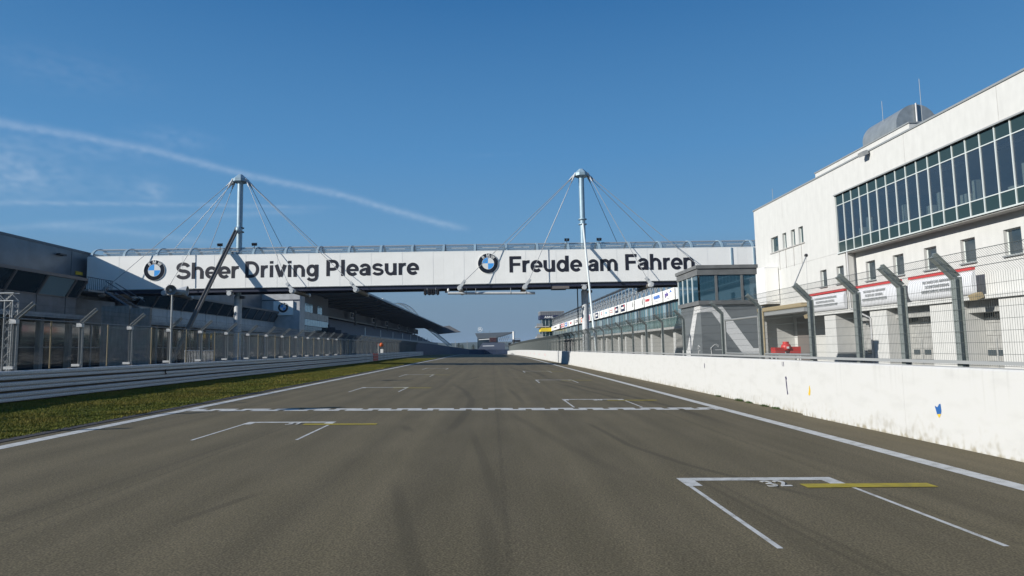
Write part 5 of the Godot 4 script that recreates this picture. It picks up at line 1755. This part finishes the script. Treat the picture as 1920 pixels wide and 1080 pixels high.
			bx(bo, "figure_head", Vector3(fx, 8.2, zc + w * 0.41), Vector3(0.02, 0.14, w * 0.04), lm, bs)
		elif s == "o":
			cyl(bo, "ring", Vector3(fx - 0.01, 7.95, zc), Vector3(fx + 0.03, 7.95, zc), 0.36, lm)
			cyl(bo, "ring_centre", Vector3(fx - 0.03, 7.95, zc), Vector3(fx + 0.0, 7.95, zc), 0.22, M.white_panel)
		else:
			for q in ([0.18, -0.18] if s == "=" else [0.0]):
				bx(bo, "word_bar", Vector3(fx, 7.85 + q, zc), Vector3(0.02, 0.16 if s == "=" else 0.36, w * (0.6 if s == "=" else 0.28)), lm, bs)
	# glazed tower at the far end
	var Zt := -215.0
	var tw := thing("end_tower", "glazed tower with yellow band at the far end of the pit building", "tower", Vector3(20, -0.5, Zt - 4))
	bb(tw, "core", Vector3(16.9, -0.8, Zt - 0.5), Vector3(24.5, 11.2, Zt - 8), M.window_coat)
	bb(tw, "roof_screen", Vector3(16.5, 12.5, Zt), Vector3(24.6, 13.65, Zt - 8.4), M.parapet_grey)
	for i in 11:
		bb(tw, "screen_fin", Vector3(16.6 + i * 0.78, 12.5, Zt + 0.01), Vector3(16.7 + i * 0.78, 13.6, Zt + 0.08), M.frame_grey)
	bb(tw, "screen_cap", Vector3(16.4, 13.66, Zt + 0.1), Vector3(24.7, 13.8, Zt - 8.5), M.slab_light)
	bb(tw, "name_band", Vector3(16.4, 11.2, Zt + 0.05), Vector3(24.8, 12.49, Zt - 8.4), M.logo_navy)
	text(tw, "lettering", "AMG", M.lamp_white, Vector3(17.9, 11.45, Zt + 0.1), 2.9, 0.75, 0.06)
	bb(tw, "yellow_band", Vector3(16.6, 7.0, Zt + 0.6), Vector3(21.8, 8.2, Zt - 8.2), M.yellow)
	for y in [8.5, 5.0]:
		bb(tw, "balcony", Vector3(15.2, y, Zt + 0.2), Vector3(19.5, y + 0.32, Zt - 8), M.slab_light)
		bb(tw, "balcony_rail", Vector3(15.25, y + 0.33, Zt + 0.1), Vector3(17.3, y + 1.2, Zt + 0.04), M.frame_grey)
	for i in 6:
		bb(tw, "mullion", Vector3(17.0 + i * 1.2, 2, Zt - 0.48), Vector3(17.12 + i * 1.2, 11.2, Zt - 0.4), M.mullion)


# ------------------------------------------------------------------ fences
func h_section() -> ArrayMesh:
	var b := MB.new()
	b.box(Vector3(0.062, 0, 0), Vector3(0.014, 1, 0.13))
	b.box(Vector3(-0.062, 0, 0), Vector3(0.014, 1, 0.13))
	b.box(Vector3(0, 0, 0), Vector3(0.11, 1, 0.014))
	return b.done()

func fence_bay(p: Node3D, a: Vector3, c: Vector3, y0: float, yb: float, arm: Vector3, gap: float, r: float, hgap: float, m: Material) -> void:
	# welded mesh from a to c: upright field y0..yb, then leaning over by arm
	var b := MB.new()
	var L := a.distance_to(c)
	var n := maxi(1, int(L / gap))
	for i in n + 1:
		var q := a.lerp(c, float(i) / n)
		b.tube(Vector3(q.x, q.y + y0, q.z), Vector3(q.x, q.y + yb, q.z), r, r, 3)
		b.tube(Vector3(q.x, q.y + yb, q.z), Vector3(q.x, q.y + yb, q.z) + arm, r, r, 3)
	var y := y0
	while y <= yb + 0.001:
		b.tube(a + Vector3(0, y, 0), c + Vector3(0, y, 0), r * 1.5, r * 1.5, 3)
		y += hgap
	for k in 3:
		var o := Vector3(0, yb, 0) + arm * (k + 1) / 3.0
		b.tube(a + o, c + o, r * 2.2, r * 2.2, 4)
	stuff(msh(p, "mesh_panel", b.done(), m))

func fences() -> void:
	var hs := h_section()
	# right: on the pit wall
	var rf := thing("pit_wall_fence", "steel debris fence with bent posts standing on the white pit wall", "fence", Vector3(8.55, 0, -40))
	var zs := [-4.0, -6.5, -9.0, -11.5, -13.1, -14.75, -16.95, -20.2, -23.6, -28.4, -32.0, -35.4]
	while zs[-1] > -240.0:
		zs.append(zs[-1] - 3.4)
	var arm := Vector3(-0.36, 0.37, 0)
	var base := gy(8.5)
	for i in zs.size():
		var z: float = zs[i]
		var x := 8.60 + bwall(z)
		var g := base + dip(z)
		var foot := Vector3(x, g, z)
		var thick: float = 0.95 if z > -18.0 else 0.75
		var pm: Material = M.post_green if z > -40.0 or i % 3 else M.frame_grey
		var po := part(rf, "post")
		put(po, "upright", hs, pm, foot + Vector3(0, 1.52, 0), Basis.from_scale(Vector3(thick, 3.08, thick)))
		var e := arm * 1.15
		put(po, "arm", hs, pm, foot + Vector3(0, 3.04, 0) + e * 0.5, along(e) * Basis.from_scale(Vector3(thick, e.length(), thick)))
		if i + 1 < zs.size():
			var zn: float = zs[i + 1]
			var fn := Vector3(8.60 + bwall(zn), base + dip(zn), zn)
			var near := z > -36.0
			fence_bay(rf, foot + Vector3(-0.09, 0, 0), fn + Vector3(-0.09, 0, 0), 1.45, 3.04, arm, 0.05 if near else (0.05 if z > -80.0 else 0.12), 0.0026 if near else (0.0026 if z > -80.0 else 0.006), 0.2, M.wire)
			if z < -6 and z > -60:
				bb(rf, "bottom_rail", Vector3(8.46, 1.30, z), Vector3(8.52, 1.36, zn), M.frame_grey)
	# two framed gates in the fence
	for q in [[-16.98, -20.15, M.timber, 2.75], [-20.3, -23.5, M.frame_grey, 2.6]]:
		var ga := part(rf, "gate_frame")
		var z0: float = q[0] - 0.12
		var z1: float = q[1] + 0.12
		for zz in [z0, z1]:
			cyl(ga, "stile", Vector3(8.62, 1.32, zz), Vector3(8.62, q[3], zz), 0.035, q[2])
		cyl(ga, "top_bar", Vector3(8.62, q[3], z0), Vector3(8.62, q[3], z1), 0.04, q[2])
		cyl(ga, "bottom_bar", Vector3(8.62, 1.4, z0), Vector3(8.62, 1.4, z1), 0.035, M.frame_grey)
	# left: behind the guard rail, with clear film between the posts
	var lf := thing("trackside_fence", "steel debris fence with clear sheeting behind the left guardrail", "fence", Vector3(-15.5, 0.3, -50))
	var zl := -11.4
	var k := 0
	var step := 3.36
	while zl > -150.0:
		var x := -15.55 + brail(zl)
		var g := gy(-15.5) + dip(zl)
		var foot := Vector3(x, g, zl)
		var po := part(lf, "post")
		put(po, "upright", hs, M.galvanised, foot + Vector3(0, 1.36, 0), Basis.from_scale(Vector3(0.85, 2.76, 0.85)))
		var e := Vector3(0.56, 0.50, 0)
		put(po, "arm", hs, M.galvanised, foot + Vector3(0, 2.72, 0) + e * 0.5, along(e) * Basis.from_scale(Vector3(0.85, e.length(), 0.85)))
		if zl > -70.0:
			bx(po, "clamp", foot + Vector3(-0.02, 2.62, 0.05), Vector3(0.20, 0.14, 0.16), M.steel_light)
			bx(po, "foot_bracket", foot + Vector3(-0.10, 1.12, 0.06), Vector3(0.30, 0.09, 0.14), M.steel_light)
			cyl(lf, "mid_post", foot + Vector3(0, 1.05, -step * 0.5), foot + Vector3(0, 2.72, -step * 0.5), 0.022, M.timber)
		var zn := zl - step
		var fn := Vector3(-15.55 + brail(zn), gy(-15.5) + dip(zn), zn)
		var near := zl > -45.0
		fence_bay(lf, foot + Vector3(0.08, 0, 0), fn + Vector3(0.08, 0, 0), 1.12, 2.72, Vector3(0.5, 0.45, 0), 0.06 if near else 0.12, 0.0018 if near else 0.004, 0.2 if near else 0.2, M.wire_left)
		bb(lf, "clear_sheet", Vector3(minf(x, fn.x) - 0.1, g + 1.2, zl - 0.06), Vector3(minf(x, fn.x) - 0.092, g + 2.66, zn + 0.06), M.film)
		cyl(lf, "top_wire", foot + Vector3(0.0, 2.72, 0), fn + Vector3(0.0, 2.72, 0), 0.02, M.frame_grey)
		zl = zn
		k += 1


func booth() -> void:
	# control booth on the pit wall
	var B := Vector3(10.25, -0.2, -31.0)
	var cb := thing("control_booth", "grey two storey control booth with glazed top behind the pit wall", "booth", B)
	var x0 := 10.25
	var x1 := 13.05
	var zn := -31.0
	var zf := -34.2
	bb(cb, "body", Vector3(x0, 0.45, zn), Vector3(x1, 3.66, zf), M.booth_grey)
	bb(cb, "plinth", Vector3(x0 + 0.1, -0.3, zn - 0.1), Vector3(x1 - 0.1, 0.448, zf + 0.1), M.booth_white)
	for i in 8:
		bb(cb, "cladding_joint", Vector3(x0 - 0.004, 0.75 + i * 0.38, zn + 0.004), Vector3(x1, 0.758 + i * 0.38, zn + 0.001), M.black)
	bb(cb, "floor_band", Vector3(x0 - 0.12, 3.663, zn + 0.12), Vector3(x1 + 0.02, 3.86, zf - 0.1), M.booth_trim)
	bb(cb, "header_band", Vector3(x0 - 0.14, 5.12, zn + 0.14), Vector3(x1 + 0.04, 5.43, zf - 0.12), M.booth_trim)
	bb(cb, "roof", Vector3(x0 - 0.2, 5.433, zn + 0.2), Vector3(x1 + 0.08, 5.60, zf - 0.16), M.booth_trim)
	bb(cb, "ceiling_panel", Vector3(x0, 5.05, zn), Vector3(x1, 5.118, zf), M.booth_white)
	# glazing: front (z) and track side (x)
	for q in [[x0, x0 + 0.74], [x0 + 0.86, x0 + 2.02], [x0 + 2.14, x1]]:
		bb(cb, "front_pane", Vector3(q[0], 3.87, zn + 0.06), Vector3(q[1], 5.11, zn + 0.08), M.booth_glass)
	for xx in [x0 + 0.80, x0 + 2.08]:
		bb(cb, "front_mullion", Vector3(xx - 0.06, 3.865, zn + 0.03), Vector3(xx + 0.06, 5.115, zn + 0.11), M.booth_trim)
	for i in 4:
		var z0 := zn - 0.05 - i * 0.8
		bb(cb, "side_pane", Vector3(x0 - 0.08, 3.87, z0), Vector3(x0 - 0.06, 5.11, z0 - 0.72), M.booth_glass)
		bb(cb, "side_mullion", Vector3(x0 - 0.11, 3.865, z0 - 0.72), Vector3(x0 - 0.03, 5.115, z0 - 0.80), M.mullion)
	bb(cb, "rear_wall", Vector3(x0, 3.87, zf), Vector3(x1, 5.04, zf + 0.08), M.interior)
	bb(cb, "desk", Vector3(x0 + 0.2, 4.35, zn - 0.3), Vector3(x1 - 0.2, 4.42, zn - 0.9), M.booth_white)
	bb(cb, "screen", Vector3(x0 + 0.5, 4.42, zn - 0.5), Vector3(x0 + 0.95, 4.75, zn - 0.55), M.pale_green)
	bb(cb, "inner_post", Vector3(x0 + 2.3, 3.87, zn - 0.4), Vector3(x0 + 2.5, 5.0, zn - 0.6), M.pale_green)
	bb(cb, "red_box", Vector3(x0 + 1.9, 4.1, zn - 0.4), Vector3(x0 + 2.2, 4.4, zn - 0.7), M.red)
	# white zigzag stripe: track side then front
	var s := MB.new()
	var zx := func(u: float) -> float: return zn - u
	s.prism(PackedVector2Array([Vector2(0.25, 3.62), Vector2(0.9, 3.62), Vector2(2.4, 1.45), Vector2(3.2, 1.45), Vector2(3.2, 1.12), Vector2(1.85, 1.12), Vector2(0.5, 3.30), Vector2(0.0, 3.30), Vector2(0.0, 3.62)]), Vector3(x0 - 0.012, 0, zn), Vector3(0, 0, -1), Vector3(0, 1, 0), Vector3(0.008, 0, 0))
	msh(cb, "white_stripe", s.done(), M.booth_white)
	var s2 := MB.new()
	s2.prism(PackedVector2Array([Vector2(0.0, 3.62), Vector2(1.05, 3.62), Vector2(2.52, 1.50), Vector2(2.8, 1.50), Vector2(2.8, 1.15), Vector2(2.05, 1.15), Vector2(0.55, 3.30), Vector2(0.0, 3.30)]), Vector3(x0, 0, zn + 0.004), Vector3(1, 0, 0), Vector3(0, 1, 0), Vector3(0, 0, 0.008))
	msh(cb, "white_stripe", s2.done(), M.booth_white)
	# small line drawing on the front
	var d := MB.new()
	for q in [[0.42, 1.55, 0.62, 1.72], [0.62, 1.72, 0.80, 1.60], [0.42, 1.55, 0.45, 1.30], [0.45, 1.30, 0.40, 1.15], [0.62, 1.45, 1.1, 1.45], [0.66, 1.75, 0.82, 1.66]]:
		var a := Vector3(x0 + q[0], q[1], zn + 0.012)
		var c := Vector3(x0 + q[2], q[3], zn + 0.012)
		d.tube(a, c, 0.016, 0.016, 4)
	msh(cb, "line_drawing", d.done(), M.booth_white)
	var d2 := MB.new()
	for q in [[0.25, 1.6, 0.55, 1.68], [0.55, 1.68, 0.6, 1.5], [0.25, 1.45, 0.6, 1.42], [0.55, 1.4, 0.6, 1.2]]:
		d2.tube(Vector3(x0 - 0.012, q[1], zn - q[0]), Vector3(x0 - 0.012, q[3], zn - q[2]), 0.018, 0.018, 4)
	msh(cb, "line_drawing", d2.done(), M.booth_white)


func lattice(p: Node3D, n: String, a: Vector3, c: Vector3, w: float, m: Material) -> void:
	var b := MB.new()
	var d := (c - a).normalized()
	var x := d.cross(Vector3(0, 0, 1)).normalized()
	var y := d.cross(x)
	var L := a.distance_to(c)
	var corners := [x * w * 0.5 + y * w * 0.5, -x * w * 0.5 + y * w * 0.5, -x * w * 0.5 - y * w * 0.5, x * w * 0.5 - y * w * 0.5]
	for k in 4:
		b.tube(a + corners[k], c + corners[k], 0.024, 0.024, 8)
	var nn := maxi(2, int(L / w))
	for i in nn:
		for k in 4:
			var s: Vector3 = a + d * L * i / nn + corners[k if i % 2 else (k + 1) % 4]
			var e: Vector3 = a + d * L * (i + 1) / nn + corners[(k + 1) % 4 if i % 2 else k]
			b.tube(s, e, 0.011, 0.011, 5)
	msh(p, n, b.done(), m)

func horn(p: Node3D, c: Vector3, d: Vector3) -> void:
	var h := part(p, "horn")
	var b := MB.new()
	b.tube(c, c + d * 0.34, 0.13, 0.24, 18)
	b.tube(c + d * 0.34, c + d * 0.38, 0.24, 0.245, 18)
	b.tube(c + d * 0.37, c + d * 0.05, 0.225, 0.10, 18)
	msh(h, "bell", b.done(), M.steel_light)
	var b2 := MB.new()
	b2.rod(c - d * 0.26, c + d * 0.02, 0.11, 14)
	b2.rod(c + d * 0.02, c + d * 0.26, 0.06, 12)
	msh(h, "driver", b2.done(), M.steel_light)

func small_things() -> void:
	for q in [[-31.4, "pair of white horn loudspeakers on a pole at the left fence"], [-14.7, "second loudspeaker pole nearer the camera outside the left edge"]]:
		var z: float = q[0]
		var ls := thing("loudspeaker_pole", q[1], "loudspeaker", Vector3(-15.42, 0.3, z), "loudspeaker poles along the left fence")
		cyl(ls, "pole", Vector3(-15.42, 0.3, z), Vector3(-15.42, 4.65, z), 0.045, M.galvanised)
		bx(ls, "crossbar", Vector3(-15.3, 4.66, z), Vector3(0.7, 0.06, 0.06), M.galvanised)
		horn(ls, Vector3(-15.55, 4.86, z + 0.05), Vector3(0.62, -0.05, 0.78).normalized())
		horn(ls, Vector3(-15.15, 4.84, z - 0.1), Vector3(0.98, -0.05, -0.15).normalized())
	var tr := thing("lighting_truss", "silver lattice truss arch behind the left debris fence", "truss", Vector3(-16.3, 0.3, -22.2))
	lattice(tr, "upright", Vector3(-16.25, 0.35, -22.2), Vector3(-16.25, 3.66, -22.2), 0.26, M.galvanised)
	lattice(tr, "upright", Vector3(-20.4, 0.4, -22.2), Vector3(-20.4, 3.66, -22.2), 0.26, M.galvanised)
	lattice(tr, "beam", Vector3(-20.6, 3.80, -22.2), Vector3(-16.1, 3.80, -22.2), 0.26, M.galvanised)
	# crowd barrier behind the fence
	var cbar := thing("crowd_barrier", "pale metal crowd barrier behind the left fence below the bridge mast", "barrier", Vector3(-17.0, 0.35, -37))
	cyl(cbar, "top_bar", Vector3(-16.9, 1.95, -36.0), Vector3(-17.3, 1.95, -40.5), 0.035, M.steel_light)
	cyl(cbar, "bottom_bar", Vector3(-16.9, 0.55, -36.0), Vector3(-17.3, 0.55, -40.5), 0.035, M.steel_light)
	for i in 20:
		var t := i / 19.0
		var p := Vector3(-16.9, 0, -36.0).lerp(Vector3(-17.3, 0, -40.5), t)
		cyl(cbar, "bar", p + Vector3(0, 0.34, 0), p + Vector3(0, 1.95, 0), 0.015, M.steel_light)
	# marshal post markers
	var mk := thing("marshal_marker", "orange ball and white post rising above the left guardrail", "marker", Vector3(-16, 0.3, -93))
	cyl(mk, "post", Vector3(-16.25, 0.3, -93), Vector3(-16.25, 2.75, -93), 0.09, M.lamp_white)
	put(mk, "ball", usph, M.orange, Vector3(-15.85, 2.55, -93), Basis.from_scale(Vector3(0.30, 0.30, 0.30)))
	bb(mk, "plate", Vector3(-16.0, 1.4, -93.05), Vector3(-15.6, 1.95, -93.0), M.white_panel)
	var rp := thing("rail_marker", "orange red striped panel on the left guardrail below the orange ball", "marker", Vector3(-15.4, 0.3, -86))
	for i in 3:
		bb(rp, "stripe", Vector3(-15.55 + 0.02, 0.42 + 0.34 * i, -88.0), Vector3(-15.42, 0.70 + 0.34 * i, -84.6), M.sign_red)
	# red pump on a trestle behind the wall
	var rpump := thing("red_machine", "red machine on a pale trestle behind the pit wall gate", "machine", Vector3(12, -0.24, -26))
	var Zc := -26.0
	bx(rpump, "tank", Vector3(11.72, 1.42, Zc), Vector3(0.40, 0.26, 0.42), M.red)
	bx(rpump, "tank", Vector3(12.36, 1.43, Zc), Vector3(0.42, 0.28, 0.42), M.red)
	put(rpump, "housing", usph, M.red, Vector3(12.03, 1.55, Zc + 0.08), Basis.from_scale(Vector3(0.20, 0.19, 0.20)))
	cyl(rpump, "lid", Vector3(12.03, 1.68, Zc + 0.08), Vector3(12.03, 1.78, Zc + 0.08), 0.12, M.red)
	bb(rpump, "label_plate", Vector3(11.96, 1.50, Zc + 0.28), Vector3(12.06, 1.58, Zc + 0.30), M.lamp_white)
	bb(rpump, "table_top", Vector3(11.5, 1.24, Zc - 0.25), Vector3(12.6, 1.29, Zc + 0.25), M.galvanised)
	for q in [[11.55, -0.2], [12.55, -0.2], [11.55, 0.2], [12.55, 0.2]]:
		cyl(rpump, "leg", Vector3(q[0], -0.24, Zc + q[1]), Vector3(q[0], 1.25, Zc + q[1]), 0.03, M.lamp_white)
	# hoist boom on the fence
	var ho := thing("hoist_boom", "thin slanting boom with hanging cord above the fence gate", "boom", Vector3(9.0, 0, -19.6))
	cyl(ho, "boom", Vector3(8.35, 3.30, -17.3), Vector3(9.05, 4.2, -17.9), 0.016, M.frame_grey)
	put(ho, "pulley", usph, M.black, Vector3(9.05, 4.22, -17.9), Basis.from_scale(Vector3(0.05, 0.05, 0.05)))
	cyl(ho, "cord", Vector3(9.05, 4.2, -17.9), Vector3(9.0, 2.4, -17.9), 0.004, M.cable)
	# weeds at the wall foot
	var spots := [[8.26, -21.4, 0.10, "larger green weed tuft at the foot of the white wall"], [8.26, -23.4, 0.06, "tiny weed left of the larger tuft at the wall foot"], [8.26, -19.4, 0.07, "green weed at the wall foot below the dark streak"], [8.27, -18.6, 0.07, "small weed at the wall foot beside the step"], [8.27, -20.6, 0.07, "low weed just right of the larger tuft"]]
	for q in spots:
		var w := MB.new()
		var h: float = q[2]
		for i in 110:
			var o := Vector3(q[0] + rng.randf_range(-0.08, 0.03), gy(8.26), q[1] + clampf(rng.randfn(), -1.6, 1.6) * h * 1.5)
			var t := o + Vector3(rng.randf_range(-0.06, 0.03), h * rng.randf_range(0.4, 1.0), rng.randf_range(-0.06, 0.06))
			var s := Vector3(rng.randf_range(-1, 1), 0, rng.randf_range(-1, 1)).normalized() * 0.012
			w.tri(o - s, o + s, t)
		var o2 := msh(self, "weed", w.done(), M.weed)
		tag(o2, q[3], "weed", "weeds along the pit wall")
